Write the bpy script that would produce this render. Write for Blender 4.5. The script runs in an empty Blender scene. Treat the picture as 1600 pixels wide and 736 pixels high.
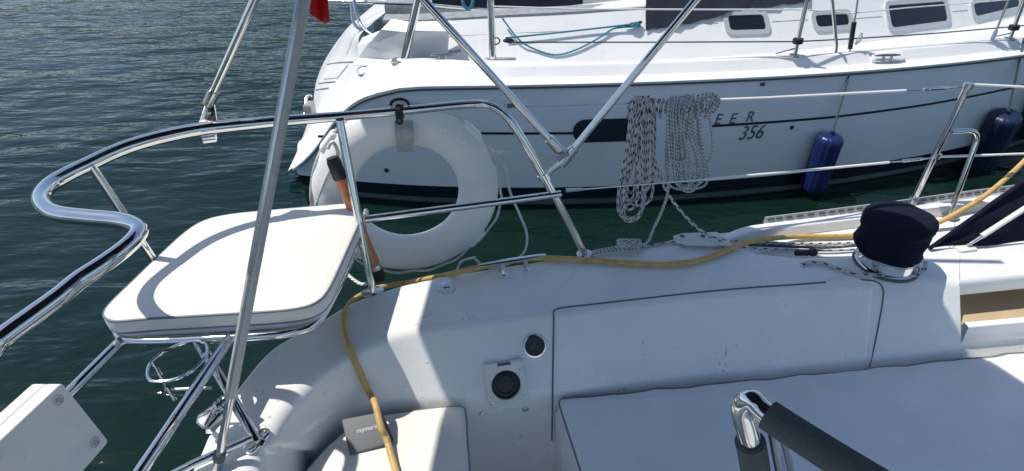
import bpy, bmesh, math, random
import numpy as np
from mathutils import Vector, noise as mnoise
random.seed(7)
rng = random.Random(11)
S = bpy.context.scene
C = S.collection
R = math.radians

# ------------------------------------------------------------------ camera
CAM_H, FPX, PITCH = 2.6, 900.0, R(34.5)
cd = bpy.data.cameras.new('camera'); cam = bpy.data.objects.new('camera', cd); C.objects.link(cam)
cam.location = (0, 0, CAM_H); cam.rotation_euler = (R(90) - PITCH, 0, 0)
cd.sensor_width = 36; cd.lens = 36 * FPX / 1600; cd.clip_start = .05; cd.clip_end = 5000
S.camera = cam
# ------------------------------------------------------------------ sky, sun, exposure
SUN = Vector((.50, -.075, -1.0)).normalized()          # the way the light travels
EL = math.asin(-SUN.z); AZ = math.atan2(-SUN.x, -SUN.y)
w = bpy.data.worlds.new('World'); S.world = w; w.use_nodes = True
nt = w.node_tree; bg = nt.nodes['Background']
sky = nt.nodes.new('ShaderNodeTexSky'); sky.sky_type = 'NISHITA'; sky.sun_disc = False
sky.sun_elevation = EL; sky.sun_rotation = AZ; sky.air_density = 1.0; sky.dust_density = .6; sky.ozone_density = 1.0
nt.links.new(sky.outputs[0], bg.inputs[0]); bg.inputs[1].default_value = .13
ld = bpy.data.lights.new('sun', 'SUN'); ld.energy = 4.2; ld.angle = R(.53); ld.color = (1, .95, .87)
sun = bpy.data.objects.new('sun', ld); C.objects.link(sun); sun.rotation_euler = SUN.to_track_quat('-Z', 'Y').to_euler()
sun.location = (-5, 2, 9)
S.view_settings.view_transform = 'Standard'; S.view_settings.look = 'None'
S.view_settings.exposure = 0.08; S.view_settings.gamma = 1; S.view_settings.use_curve_mapping = False
S.render.engine = 'CYCLES'
S.cycles.use_denoising = True; S.cycles.max_bounces = 8; S.cycles.diffuse_bounces = 4; S.cycles.glossy_bounces = 5
S.cycles.caustics_reflective = True; S.cycles.caustics_refractive = False; S.cycles.blur_glossy = .12
S.cycles.sample_clamp_indirect = 10

# ------------------------------------------------------------------ measuring: a photo point and one known coordinate give a place
FW = np.array([0, math.cos(PITCH), -math.sin(PITCH)]); UP = np.array([0, math.sin(PITCH), math.cos(PITCH)])
EYE = np.array([0, 0, CAM_H])
def ray(px, py): return np.array([1., 0, 0]) * (px - 800) / FPX - UP * (py - 368) / FPX + FW
def at_z(px, py, z): d = ray(px, py); return Vector(EYE + d * ((z - CAM_H) / d[2]))
def at_y(px, py, y): d = ray(px, py); return Vector(EYE + d * (y / d[1]))
def at_d(px, py, t): return Vector(EYE + ray(px, py) * t)
V = Vector

# ------------------------------------------------------------------ mesh helpers
def catmull(pts, n=8, closed=False):
    pts = [V(p) for p in pts]; out = []; N = len(pts)
    segs = N if closed else N - 1
    for i in range(segs):
        if closed: p0, p1, p2, p3 = (pts[(i + k - 1) % N] for k in range(4))
        else: p0 = pts[max(i - 1, 0)]; p1 = pts[i]; p2 = pts[i + 1]; p3 = pts[min(i + 2, N - 1)]
        for k in range(n):
            t = k / n
            out.append(.5 * ((2 * p1) + (p2 - p0) * t + (2 * p0 - 5 * p1 + 4 * p2 - p3) * t * t + (3 * p1 - p0 - 3 * p2 + p3) * t ** 3))
    if not closed: out.append(pts[-1])
    return out
def fillet(pts, radii, n=5):
    pts = [V(p) for p in pts]; out = [pts[0]]
    for i in range(1, len(pts) - 1):
        p, a, b = pts[i], pts[i - 1], pts[i + 1]; r = radii[i] if hasattr(radii, '__len__') else radii
        if r <= 0: out.append(p); continue
        u = (a - p); v = (b - p); lu, lv = u.length, v.length
        if lu < 1e-6 or lv < 1e-6: out += [p] * (n + 1); continue
        u /= lu; v /= lv; ang = max(1e-3, u.angle(v, math.pi)); d = min(r / max(math.tan(ang / 2), 1e-3), lu * .48, lv * .48)
        s, e = p + u * d, p + v * d
        for k in range(n + 1):
            t = k / n; out.append(s * (1 - t) ** 2 + p * 2 * t * (1 - t) + e * t * t)
    out.append(pts[-1]); return out
WL = {}
def wloc(o): return WL.get(o.name, V((0, 0, 0)))
class MB:
    def __init__(s): s.v = []; s.f = []; s.uv = []; s.mi = []; s.cm = 0
    def add(s, vs, fs, uvs=None):
        b = len(s.v); s.v += [tuple(p) for p in vs]
        for i, f in enumerate(fs):
            s.f.append([b + k for k in f]); s.uv.append(uvs[i] if uvs else [(0, 0)] * len(f)); s.mi.append(s.cm)
        return s
    def tube(s, pts, r, n=12, closed=False, cap=True, flat=1.0, upv=None):
        pts = [V(p) for p in pts]; q = [pts[0]]; rr = list(r) if hasattr(r, '__len__') else None; r2 = [rr[0]] if rr else None
        for i, p in enumerate(pts[1:], 1):
            if (p - q[-1]).length > 1e-5:
                q.append(p)
                if rr: r2.append(rr[i])
        pts = q; N = len(pts); rr = r2 or [r] * N
        if N < 2: return s
        T = []
        for i in range(N):
            if closed: t = pts[(i + 1) % N] - pts[i - 1]
            else: t = pts[min(i + 1, N - 1)] - pts[max(i - 1, 0)]
            T.append(t.normalized())
        a = V(upv) if upv else (V((0, 0, 1)) if abs(T[0].z) < .9 else V((1, 0, 0)))
        u = (a - T[0] * a.dot(T[0])).normalized(); vs = []; L = 0; Ls = []
        for i in range(N):
            u = (u - T[i] * u.dot(T[i]))
            u = u.normalized() if u.length > 1e-6 else T[i].orthogonal().normalized()
            b = T[i].cross(u)
            if i: L += (pts[i] - pts[i - 1]).length
            Ls.append(L)
            for k in range(n):
                an = 2 * math.pi * k / n; vs.append(pts[i] + (u * math.cos(an) * flat + b * math.sin(an)) * rr[i])
        fs = []; uvs = []
        for i in range(N if closed else N - 1):
            j = (i + 1) % N; la = Ls[i]; lb = Ls[j] if j else L + .01
            for k in range(n):
                m = (k + 1) % n; fs.append([i * n + k, i * n + m, j * n + m, j * n + k])
                uvs.append([(k / n, la), ((k + 1) / n, la), ((k + 1) / n, lb), (k / n, lb)])
        if cap and not closed:
            fs.append([k for k in range(n)][::-1]); uvs.append([(0, 0)] * n)
            fs.append([(N - 1) * n + k for k in range(n)]); uvs.append([(0, L)] * n)
        return s.add(vs, fs, uvs)
    def cyl(s, a, b, r, n=14, r2=None): return s.tube([a, b], [r, r if r2 is None else r2], n)
    def lathe(s, prof, o, axis=(0, 0, 1), n=28, cap=True, fn=None):
        o = V(o); ax = V(axis).normalized(); u = ax.orthogonal().normalized(); b = ax.cross(u); vs = []
        for i, (r, h) in enumerate(prof):
            for k in range(n):
                an = 2 * math.pi * k / n; rr = r * (fn(an, i / (len(prof) - 1)) if fn else 1)
                vs.append(o + ax * h + (u * math.cos(an) + b * math.sin(an)) * rr)
        fs = [[i * n + k, i * n + (k + 1) % n, (i + 1) * n + (k + 1) % n, (i + 1) * n + k] for i in range(len(prof) - 1) for k in range(n)]
        if cap: fs.append(list(range(n))[::-1]); fs.append([(len(prof) - 1) * n + k for k in range(n)])
        return s.add(vs, fs)
    def loft(s, secs, closed=False, capends=False):
        n = len(secs[0]); vs = [p for sc in secs for p in sc]; fs = []
        for i in range(len(secs) - 1):
            for k in range(n if closed else n - 1):
                m = (k + 1) % n; fs.append([i * n + k, i * n + m, (i + 1) * n + m, (i + 1) * n + k])
        if capends: fs.append(list(range(n))[::-1]); fs.append([(len(secs) - 1) * n + k for k in range(n)])
        return s.add(vs, fs)
    def prism(s, pts, nrm, th, bev=.004, steps=3, crown=0, crowns=()):
        """a slab: outline pts (its TOP), going down th along -nrm, edges rounded"""
        pts = [V(p) for p in pts]; nv = V(nrm).normalized(); N = len(pts)
        area = V((0, 0, 0))
        for i in range(N): area += pts[i].cross(pts[(i + 1) % N])
        if area.dot(nv) < 0: pts = pts[::-1]
        inn = []
        for i in range(N):
            e1 = (pts[i] - pts[i - 1]); e2 = (pts[(i + 1) % N] - pts[i])
            n1 = nv.cross(e1).normalized(); n2 = nv.cross(e2).normalized(); m = n1 + n2
            if m.length < 1e-6: m = n1
            m.normalize(); inn.append(m / max(.35, m.dot(n1)))
        rings = []
        for k in range(steps + 1):
            a = math.pi / 2 * k / steps; rings.append((bev * (1 - math.sin(a)), -th + bev * (1 - math.cos(a))))
        for k in range(steps + 1):
            a = math.pi / 2 * k / steps; rings.append((bev * (1 - math.cos(a)), -bev * (1 - math.sin(a))))
        vs = [pts[i] + inn[i] * a + nv * h for (a, h) in rings for i in range(N)]
        fs = [[i * N + k, i * N + (k + 1) % N, (i + 1) * N + (k + 1) % N, (i + 1) * N + k] for i in range(len(rings) - 1) for k in range(N)]
        fs.append(list(range(N))[::-1]); last = (len(rings) - 1) * N
        if crowns:
            cen = sum(pts, V((0, 0, 0))) / N; base = [vs[last + k] for k in range(N)]
            for j, f in enumerate((.06, .14, .26, .42, .6, .8)):
                hgt = crown * (1 - (1 - f) ** 4); nb_ = len(vs)
                vs += [p.lerp(cen, f) + nv * hgt for p in base]; fs += [[last + k, last + (k + 1) % N, nb_ + (k + 1) % N, nb_ + k] for k in range(N)]; last = nb_
            vs.append(cen + nv * crown); fs += [[last + k, last + (k + 1) % N, len(vs) - 1] for k in range(N)]
        else: fs.append([last + k for k in range(N)])
        return s.add(vs, fs)
    def box(s, c, size, ax=None, bev=.003):
        c = V(c); X, Y, Z = [V(a).normalized() for a in (ax or ((1, 0, 0), (0, 1, 0), (0, 0, 1)))]
        hx, hy, hz = size[0] / 2, size[1] / 2, size[2] / 2
        return s.prism([c + X * a * hx + Y * b * hy + Z * hz for a, b in ((-1, -1), (1, -1), (1, 1), (-1, 1))], Z, size[2], min(bev, hx * .45, hy * .45, hz * .9), 2)
    def ball(s, c, r, n=12, sc=(1, 1, 1)):
        c = V(c); vs = []; fs = []; m = n // 2
        for i in range(m + 1):
            t = math.pi * i / m
            for k in range(n):
                a = 2 * math.pi * k / n; vs.append(c + V((r * sc[0] * math.sin(t) * math.cos(a), r * sc[1] * math.sin(t) * math.sin(a), r * sc[2] * math.cos(t))))
        for i in range(m):
            for k in range(n): fs.append([i * n + k, (i + 1) * n + k, (i + 1) * n + (k + 1) % n, i * n + (k + 1) % n])
        return s.add(vs, fs)
    def build(s, name, mat, parent=None, label=None, cat=None, group=None, kind=None, ang=35, weld=True):
        v = np.array(s.v); c = V((v.min(0) + v.max(0)) / 2)
        me = bpy.data.meshes.new(name); me.from_pydata([tuple(V(p) - c) for p in s.v], [], s.f)
        uvl = me.uv_layers.new(name='UVMap'); fl = [x for f in s.uv for q in f for x in q]
        if len(fl) == 2 * len(me.loops): uvl.data.foreach_set('uv', fl)
        for m in (mat if isinstance(mat, (list, tuple)) else [mat]): me.materials.append(m)
        me.polygons.foreach_set('material_index', s.mi[:len(me.polygons)])
        bm = bmesh.new(); bm.from_mesh(me)
        if weld: bmesh.ops.remove_doubles(bm, verts=bm.verts, dist=1e-6)
        bmesh.ops.recalc_face_normals(bm, faces=bm.faces); bm.to_mesh(me); bm.free()
        me.polygons.foreach_set('use_smooth', [True] * len(me.polygons))
        me.set_sharp_from_angle(angle=R(ang)); me.update()
        o = bpy.data.objects.new(name, me); C.objects.link(o)
        return reg(o, c, parent, label, cat, group, kind)
def reg(o, c, parent=None, label=None, cat=None, group=None, kind=None):
    c = V(c); WL[o.name] = c
    if parent is not None: o.parent = parent; o.location = c - wloc(parent)
    else: o.location = c
    if label: o['label'] = label
    if cat: o['category'] = cat
    if group: o['group'] = group
    if kind: o['kind'] = kind
    return o
def empty(name, loc, parent=None, label=None, cat=None, group=None):
    o = bpy.data.objects.new(name, None); C.objects.link(o); o.empty_display_size = .1
    return reg(o, loc, parent, label, cat, group)
def text_mesh(name, txt, org, X, Y, size, mat, parent, shear=0.0, lift=.002, align='CENTER', label=None, wx=1.0):
    cu = bpy.data.curves.new(name, 'FONT'); cu.body = txt; cu.size = size; cu.shear = shear; cu.align_x = align; cu.align_y = 'CENTER'; cu.extrude = .0008
    t = bpy.data.objects.new('tmp', cu); C.objects.link(t); dg = bpy.context.evaluated_depsgraph_get()
    me = t.evaluated_get(dg).to_mesh(); vs = [v.co.copy() for v in me.vertices]; fs = [list(p.vertices) for p in me.polygons]
    bpy.data.objects.remove(t)
    X = V(X).normalized(); Y = V(Y).normalized(); Z = X.cross(Y).normalized(); Y = Z.cross(X)
    m = MB(); m.add([V(org) + X * p.x * wx + Y * p.y + Z * (p.z + lift) for p in vs], fs)
    return m.build(name, mat, parent, label=label, weld=False)

from mathutils.bvhtree import BVHTree
BV = {}
def hit(objs, px, py, lift=0.0):
    best = None; d = V(ray(px, py)).normalized()
    for o in (objs if isinstance(objs, (list, tuple)) else [objs]):
        if o.name not in BV:
            c = wloc(o); BV[o.name] = BVHTree.FromPolygons([v.co + c for v in o.data.vertices], [list(p.vertices) for p in o.data.polygons])
        r_ = BV[o.name].ray_cast(V(EYE), d)
        if r_[0] is not None and (best is None or r_[3] < best[2]): best = (r_[0], r_[1], r_[3])
    if best is None: return None, None
    n = best[1] if best[1].dot(d) < 0 else -best[1]
    return best[0] + n * lift, n
# ------------------------------------------------------------------ materials
def mat(name, col, rough=.5, metal=0.0, var=.06, vscale=8.0, bump=0.0, bscale=40.0, coat=0.0, spec=.5, dirt=None, sheen=0.0, ior=None, rvar=0.0, specks=False):
    m = bpy.data.materials.new(name); m.use_nodes = True; t = m.node_tree; N = t.nodes; L = t.links; b = N['Principled BSDF']
    b.inputs['Roughness'].default_value = rough; b.inputs['Metallic'].default_value = metal
    b.inputs['Coat Weight'].default_value = coat; b.inputs['Coat Roughness'].default_value = .12
    b.inputs['Specular IOR Level'].default_value = spec; b.inputs['Sheen Weight'].default_value = sheen
    if ior: b.inputs['IOR'].default_value = ior
    geo = N.new('ShaderNodeNewGeometry')
    n1 = N.new('ShaderNodeTexNoise'); n1.inputs['Scale'].default_value = vscale; n1.inputs['Detail'].default_value = 6; n1.inputs['Roughness'].default_value = .65
    L.new(geo.outputs['Position'], n1.inputs['Vector'])
    mp = N.new('ShaderNodeMapRange'); mp.inputs['From Min'].default_value = .3; mp.inputs['From Max'].default_value = .7
    mp.inputs['To Min'].default_value = 1 - var; mp.inputs['To Max'].default_value = 1 + var * .6
    L.new(n1.outputs['Fac'], mp.inputs['Value'])
    mx = N.new('ShaderNodeVectorMath'); mx.operation = 'SCALE'; mx.inputs[0].default_value = col[:3]
    L.new(mp.outputs[0], mx.inputs['Scale']); out = mx.outputs[0]
    if dirt:
        dcol, dscale, lo, hi, amt = dirt
        n2 = N.new('ShaderNodeTexNoise'); n2.inputs['Scale'].default_value = dscale; n2.inputs['Detail'].default_value = 8; n2.inputs['Roughness'].default_value = .7
        L.new(geo.outputs['Position'], n2.inputs['Vector'])
        m2 = N.new('ShaderNodeMapRange'); m2.inputs['From Min'].default_value = lo; m2.inputs['From Max'].default_value = hi; m2.inputs['To Max'].default_value = amt
        L.new(n2.outputs['Fac'], m2.inputs['Value'])
        mm = N.new('ShaderNodeMix'); mm.data_type = 'RGBA'; L.new(m2.outputs[0], mm.inputs['Factor']); L.new(out, mm.inputs['A']); mm.inputs['B'].default_value = (*dcol, 1); out = mm.outputs['Result']
    if specks:
        n4 = N.new('ShaderNodeTexNoise'); n4.inputs['Scale'].default_value = 75; n4.inputs['Detail'].default_value = 3; n4.inputs['Roughness'].default_value = .6; L.new(geo.outputs['Position'], n4.inputs['Vector'])
        n5 = N.new('ShaderNodeTexNoise'); n5.inputs['Scale'].default_value = 6; n5.inputs['Detail'].default_value = 2; L.new(geo.outputs['Position'], n5.inputs['Vector'])
        ad = N.new('ShaderNodeMath'); ad.operation = 'MULTIPLY_ADD'; L.new(n5.outputs['Fac'], ad.inputs[0]); ad.inputs[1].default_value = .55; L.new(n4.outputs['Fac'], ad.inputs[2])
        m5 = N.new('ShaderNodeMapRange'); m5.inputs['From Min'].default_value = 1.005; m5.inputs['From Max'].default_value = 1.055; m5.inputs['To Max'].default_value = .7; L.new(ad.outputs[0], m5.inputs['Value'])
        mq = N.new('ShaderNodeMix'); mq.data_type = 'RGBA'; L.new(m5.outputs[0], mq.inputs['Factor']); L.new(out, mq.inputs['A']); mq.inputs['B'].default_value = (.16, .15, .13, 1); out = mq.outputs['Result']
    L.new(out, b.inputs['Base Color'])
    if rvar:
        m3 = N.new('ShaderNodeMapRange'); m3.inputs['From Min'].default_value = .3; m3.inputs['From Max'].default_value = .7
        m3.inputs['To Min'].default_value = max(.02, rough - rvar); m3.inputs['To Max'].default_value = rough + rvar
        L.new(n1.outputs['Fac'], m3.inputs['Value']); L.new(m3.outputs[0], b.inputs['Roughness'])
    if bump:
        n3 = N.new('ShaderNodeTexNoise'); n3.inputs['Scale'].default_value = bscale; n3.inputs['Detail'].default_value = 5
        L.new(geo.outputs['Position'], n3.inputs['Vector'])
        bp = N.new('ShaderNodeBump'); bp.inputs['Strength'].default_value = 1; bp.inputs['Distance'].default_value = bump
        L.new(n3.outputs['Fac'], bp.inputs['Height']); L.new(bp.outputs[0], b.inputs['Normal'])
    return m
M = {}
M['gel'] = mat('gelcoat_white', (.80, .80, .775), .24, var=.06, vscale=3.5, coat=.4, dirt=((.34, .32, .28), 34, .62, .80, .45), rvar=.08, bump=.0008, bscale=4, specks=True)
M['gel2'] = mat('gelcoat_neighbour', (.80, .80, .78), .3, var=.05, vscale=2.0, coat=.2, dirt=((.5, .48, .43), 9, .62, .85, .3), rvar=.06)
M['side'] = mat('topside_white', (.74, .76, .77), .14, var=.06, vscale=1.6, coat=.3, dirt=((.42, .42, .38), 7, .6, .85, .35), rvar=.05, bump=.0015, bscale=2)
M['nonskid'] = mat('nonskid_grey', (.62, .64, .63), .6, var=.08, vscale=5, bump=.002, bscale=260)
M['steel'] = mat('stainless_tube', (.74, .74, .73), .085, 1.0, var=.08, vscale=14, rvar=.06, dirt=((.34, .27, .2), 55, .6, .8, .5))
M['steel2'] = mat('stainless_dull', (.62, .62, .6), .22, 1.0, var=.12, vscale=30, rvar=.08, dirt=((.3, .25, .2), 60, .6, .85, .5))
M['alu'] = mat('aluminium_grey', (.50, .51, .50), .45, .35, var=.12, vscale=30, rvar=.08)
M['vinyl'] = mat('cushion_vinyl', (.77, .752, .69), .5, var=.045, vscale=7, bump=.0022, bscale=70, dirt=((.5, .46, .38), 18, .6, .9, .25))
M['vinyl2'] = mat('bench_vinyl', (.76, .765, .75), .42, var=.08, vscale=4, bump=.0026, bscale=75, dirt=((.5, .48, .42), 14, .6, .9, .25))
M['piping'] = mat('piping_grey', (.16, .18, .2), .55)
M['navy'] = mat('canvas_navy', (.006, .0085, .024), .9, var=.3, vscale=18, bump=.004, bscale=22, sheen=.0, spec=.2)
M['navy2'] = mat('canvas_blue_black', (.013, .018, .033), .85, var=.3, vscale=9, bump=.006, bscale=9, sheen=.15, spec=.25)
M['black'] = mat('black_plastic', (.014, .014, .015), .38, var=.2, vscale=20)
M['stripe'] = mat('stripe_navy', (.008, .012, .024), .3, var=.2, vscale=4)
M['pale'] = mat('waterline_pale', (.09, .12, .115), .55, var=.25, vscale=9, dirt=((.06, .09, .06), 12, .45, .75, .8))
M['weed'] = mat('antifouling', (.02, .03, .03), .8)
M['gasket'] = mat('seam_gasket', (.10, .115, .12), .6)
M['buoy'] = mat('buoy_white', (.87, .865, .84), .42, var=.05, vscale=6, dirt=((.5, .47, .4), 14, .6, .85, .3), bump=.001, bscale=14)
M['plate'] = mat('bracket_grey', (.40, .41, .40), .4, .3, var=.25, vscale=26, rvar=.1)
M['wood'] = mat('varnished_wood', (.60, .17, .035), .22, var=.35, vscale=30, coat=.7)
M['hose'] = mat('hose_yellow', (.58, .38, .13), .5, var=.10, vscale=40, dirt=((.26, .16, .06), 24, .5, .72, .75), bump=.001, bscale=120)
M['board'] = mat('bracket_board', (.76, .765, .74), .5, var=.07, vscale=10, dirt=((.2, .21, .21), 22, .62, .78, .55), bump=.0005, bscale=120)
M['case'] = mat('case_grey', (.13, .14, .15), .55, var=.06, vscale=30, bump=.0004, bscale=300)
M['foam'] = mat('foam_grip', (.13, .135, .13), .95, var=.2, vscale=200, bump=.002, bscale=420, spec=.2)
M['fender'] = mat('fender_blue', (.009, .020, .10), .33, var=.15, vscale=20, dirt=((.02, .03, .09), 12, .55, .8, .6))
M['fender2'] = mat('fender_teal', (.008, .020, .052), .42, var=.2, vscale=20)
M['flag'] = mat('flag_red', (.80, .025, .035), .75, var=.08, sheen=.2)
M['glass'] = mat('window_smoked', (.008, .009, .011), .06, var=.1, coat=.5)
M['frame'] = mat('window_frame', (.50, .53, .53), .4, .2, var=.08)
M['beige'] = mat('locker_interior', (.50, .38, .23), .7, var=.1)
M['hatch'] = mat('shower_hatch', (.72, .73, .67), .45, var=.05)
M['rust'] = mat('rust_spot', (.16, .10, .06), .8)
M['ink'] = mat('hull_lettering', (.075, .09, .12), .35)
M['white'] = mat('white_print', (.85, .85, .85), .5)
M['wire'] = mat('wire_white', (.78, .77, .74), .4, var=.05)
M['teak'] = mat('teak_brown', (.16, .07, .035), .5, var=.3, vscale=30)
M['clear'] = mat('clear_vinyl', (.42, .46, .48), .15, var=.1)
M['bimini'] = M['navy2']

def rope_mat(name, base, fleck, per=.045, frac=.40, strands=True, two=None, cut=.33):
    m = bpy.data.materials.new(name); m.use_nodes = True; t = m.node_tree; N = t.nodes; L = t.links; b = N['Principled BSDF']
    b.inputs['Roughness'].default_value = .8; b.inputs['Specular IOR Level'].default_value = .25
    uv = N.new('ShaderNodeUVMap'); sp = N.new('ShaderNodeSeparateXYZ'); L.new(uv.outputs[0], sp.inputs[0])
    def mth(op, a, c=None, d=None):
        n = N.new('ShaderNodeMath'); n.operation = op
        for i, x in enumerate((a, c, d)):
            if x is None: continue
            if isinstance(x, (int, float)): n.inputs[i].default_value = x
            else: L.new(x, n.inputs[i])
        return n.outputs[0]
    u, v = sp.outputs[0], sp.outputs[1]
    # flecks: four rows round the rope, each shifted along it
    row = mth('FLOOR', mth('MULTIPLY', u, 4.0))
    ph = mth('MULTIPLY', row, .37)
    fr = mth('FRACT', mth('ADD', mth('MULTIPLY', v, 1 / per), ph))
    on_v = mth('LESS_THAN', fr, frac)
    fu = mth('FRACT', mth('MULTIPLY', u, 4.0)); on_u = mth('LESS_THAN', mth('ABSOLUTE', mth('SUBTRACT', fu, .5)), cut)
    on = mth('MULTIPLY', on_v, on_u)
    mm = N.new('ShaderNodeMix'); mm.data_type = 'RGBA'; L.new(on, mm.inputs['Factor']); mm.inputs['A'].default_value = (*base, 1); mm.inputs['B'].default_value = (*fleck, 1)
    # braid relief
    a1 = mth('SINE', mth('ADD', mth('MULTIPLY', u, 6.2832 * 6), mth('MULTIPLY', v, 520.0)))
    a2 = mth('SINE', mth('SUBTRACT', mth('MULTIPLY', u, 6.2832 * 6), mth('MULTIPLY', v, 520.0)))
    h = mth('MULTIPLY', a1, a2) if strands else mth('SINE', mth('ADD', mth('MULTIPLY', u, 6.2832 * 3), mth('MULTIPLY', v, 300.0)))
    bp = N.new('ShaderNodeBump'); bp.inputs['Distance'].default_value = .0012; bp.inputs['Strength'].default_value = .9; L.new(h, bp.inputs['Height']); L.new(bp.outputs[0], b.inputs['Normal'])
    nz = N.new('ShaderNodeTexNoise'); nz.inputs['Scale'].default_value = 25; geo = N.new('ShaderNodeNewGeometry'); L.new(geo.outputs['Position'], nz.inputs['Vector'])
    mr = N.new('ShaderNodeMapRange'); mr.inputs['To Min'].default_value = .72; mr.inputs['To Max'].default_value = 1.15; L.new(nz.outputs['Fac'], mr.inputs['Value'])
    sc = N.new('ShaderNodeVectorMath'); sc.operation = 'SCALE'; L.new(mm.outputs['Result'], sc.inputs[0]); L.new(mr.outputs[0], sc.inputs['Scale'])
    L.new(sc.outputs[0], b.inputs['Base Color'])
    return m
M['rope_fleck'] = rope_mat('rope_white_black_fleck', (.72, .72, .69), (.04, .045, .06), .042, .36)
M['rope_mixed'] = rope_mat('rope_grey_blue_fleck', (.74, .76, .74), (.08, .12, .17), .017, .42, cut=.27)
M['rope_blue_fleck'] = rope_mat('rope_white_blue_fleck', (.66, .66, .62), (.03, .07, .2), .05, .35)
M['rope_white'] = rope_mat('rope_white', (.74, .73, .70), (.66, .65, .62), .02, .5, strands=False)
M['rope_blue'] = rope_mat('rope_turquoise', (.07, .30, .42), (.03, .12, .2), .03, .4)
M['rope_dark'] = rope_mat('rope_slate', (.11, .14, .16), (.05, .07, .10), .03, .4)

t_ = M['flag'].node_tree; tr_ = t_.nodes.new('ShaderNodeBsdfTranslucent'); tr_.inputs[0].default_value = (.85, .03, .045, 1); ms_ = t_.nodes.new('ShaderNodeMixShader'); ms_.inputs[0].default_value = .45
t_.links.new(t_.nodes['Principled BSDF'].outputs[0], ms_.inputs[1]); t_.links.new(tr_.outputs[0], ms_.inputs[2]); t_.links.new(ms_.outputs[0], t_.nodes['Material Output'].inputs[0])
# water: dark green, glossy, wind ripples as relief
mw = bpy.data.materials.new('water'); mw.use_nodes = True; t = mw.node_tree; N = t.nodes; L = t.links; b = N['Principled BSDF']
b.inputs['Base Color'].default_value = (.0036, .0150, .0112, 1); b.inputs['Roughness'].default_value = .04; b.inputs['IOR'].default_value = 1.333
geo = N.new('ShaderNodeNewGeometry'); hs = None
for (rot, sx, sy, sc, det, amp) in ((22, .31, 1.0, 3.6, 3.6, .068), (8, .42, 1.0, 9.0, 2.0, .010), (30, .7, 1.0, 1.1, 2.0, .06), (4, .6, 1.0, 24.0, 2.0, .002)):
    mp = N.new('ShaderNodeMapping'); mp.vector_type = 'POINT'; mp.inputs['Rotation'].default_value = (0, 0, R(-rot)); mp.inputs['Scale'].default_value = (sx, sy, 1)
    L.new(geo.outputs['Position'], mp.inputs['Vector'])
    nz = N.new('ShaderNodeTexNoise'); nz.inputs['Scale'].default_value = sc; nz.inputs['Detail'].default_value = det; nz.inputs['Roughness'].default_value = .5; nz.inputs['Distortion'].default_value = .25
    L.new(mp.outputs[0], nz.inputs['Vector'])
    ml = N.new('ShaderNodeMath'); ml.operation = 'MULTIPLY'; L.new(nz.outputs['Fac'], ml.inputs[0]); ml.inputs[1].default_value = amp
    if hs is None: hs = ml.outputs[0]
    else:
        ad = N.new('ShaderNodeMath'); ad.operation = 'ADD'; L.new(hs, ad.inputs[0]); L.new(ml.outputs[0], ad.inputs[1]); hs = ad.outputs[0]
cz = N.new('ShaderNodeTexNoise'); cz.inputs['Scale'].default_value = .35; cz.inputs['Detail'].default_value = 2; L.new(geo.outputs['Position'], cz.inputs['Vector'])
cr_ = N.new('ShaderNodeMapRange'); cr_.inputs['From Min'].default_value = .35; cr_.inputs['From Max'].default_value = .65; cr_.inputs['To Min'].default_value = .55; cr_.inputs['To Max'].default_value = 1.25; L.new(cz.outputs['Fac'], cr_.inputs['Value'])
mh = N.new('ShaderNodeMath'); mh.operation = 'MULTIPLY'; L.new(hs, mh.inputs[0]); L.new(cr_.outputs[0], mh.inputs[1]); hs = mh.outputs[0]
bp = N.new('ShaderNodeBump'); bp.inputs['Distance'].default_value = 1.0; bp.inputs['Strength'].default_value = 1.0; L.new(hs, bp.inputs['Height']); L.new(bp.outputs[0], b.inputs['Normal'])
M['water'] = mw
q = MB(); q.add([(-1500, -1500, 0), (1500, -1500, 0), (1500, 1500, 0), (-1500, 1500, 0)], [[0, 1, 2, 3]])
q.build('water', M['water'], kind='structure', label='dark green harbour water with small wind ripples')

# unseen wooded shore, added so the ripples mirror dark land instead of pale sky
M['shore'] = mat('added_shore', (.030, .045, .028), .9, var=.6, vscale=.12, spec=.1)
q = MB(); rows = []
for i in range(145):
    a = 2 * math.pi * i / 144; rr = 170 + 40 * math.sin(a * 3 + 1); h = 13 + 5 * math.sin(a * 5) + 5 * mnoise.noise(V((math.cos(a) * 9, math.sin(a) * 9, .3))) + 3 * mnoise.noise(V((math.cos(a) * 40, math.sin(a) * 40, .9)))
    rows.append([V((math.cos(a) * (rr + d), math.sin(a) * (rr + d), z)) for d, z in ((0, -.5), (3, 1.0), (12, h * .45), (40, h * .8), (90, h), (200, h * .7))])
rows.append(rows[0]); q.loft(rows); q.build('added_hills', M['shore'], kind='structure', label='dark wooded shore out of view, added to darken reflections on the water')
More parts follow.
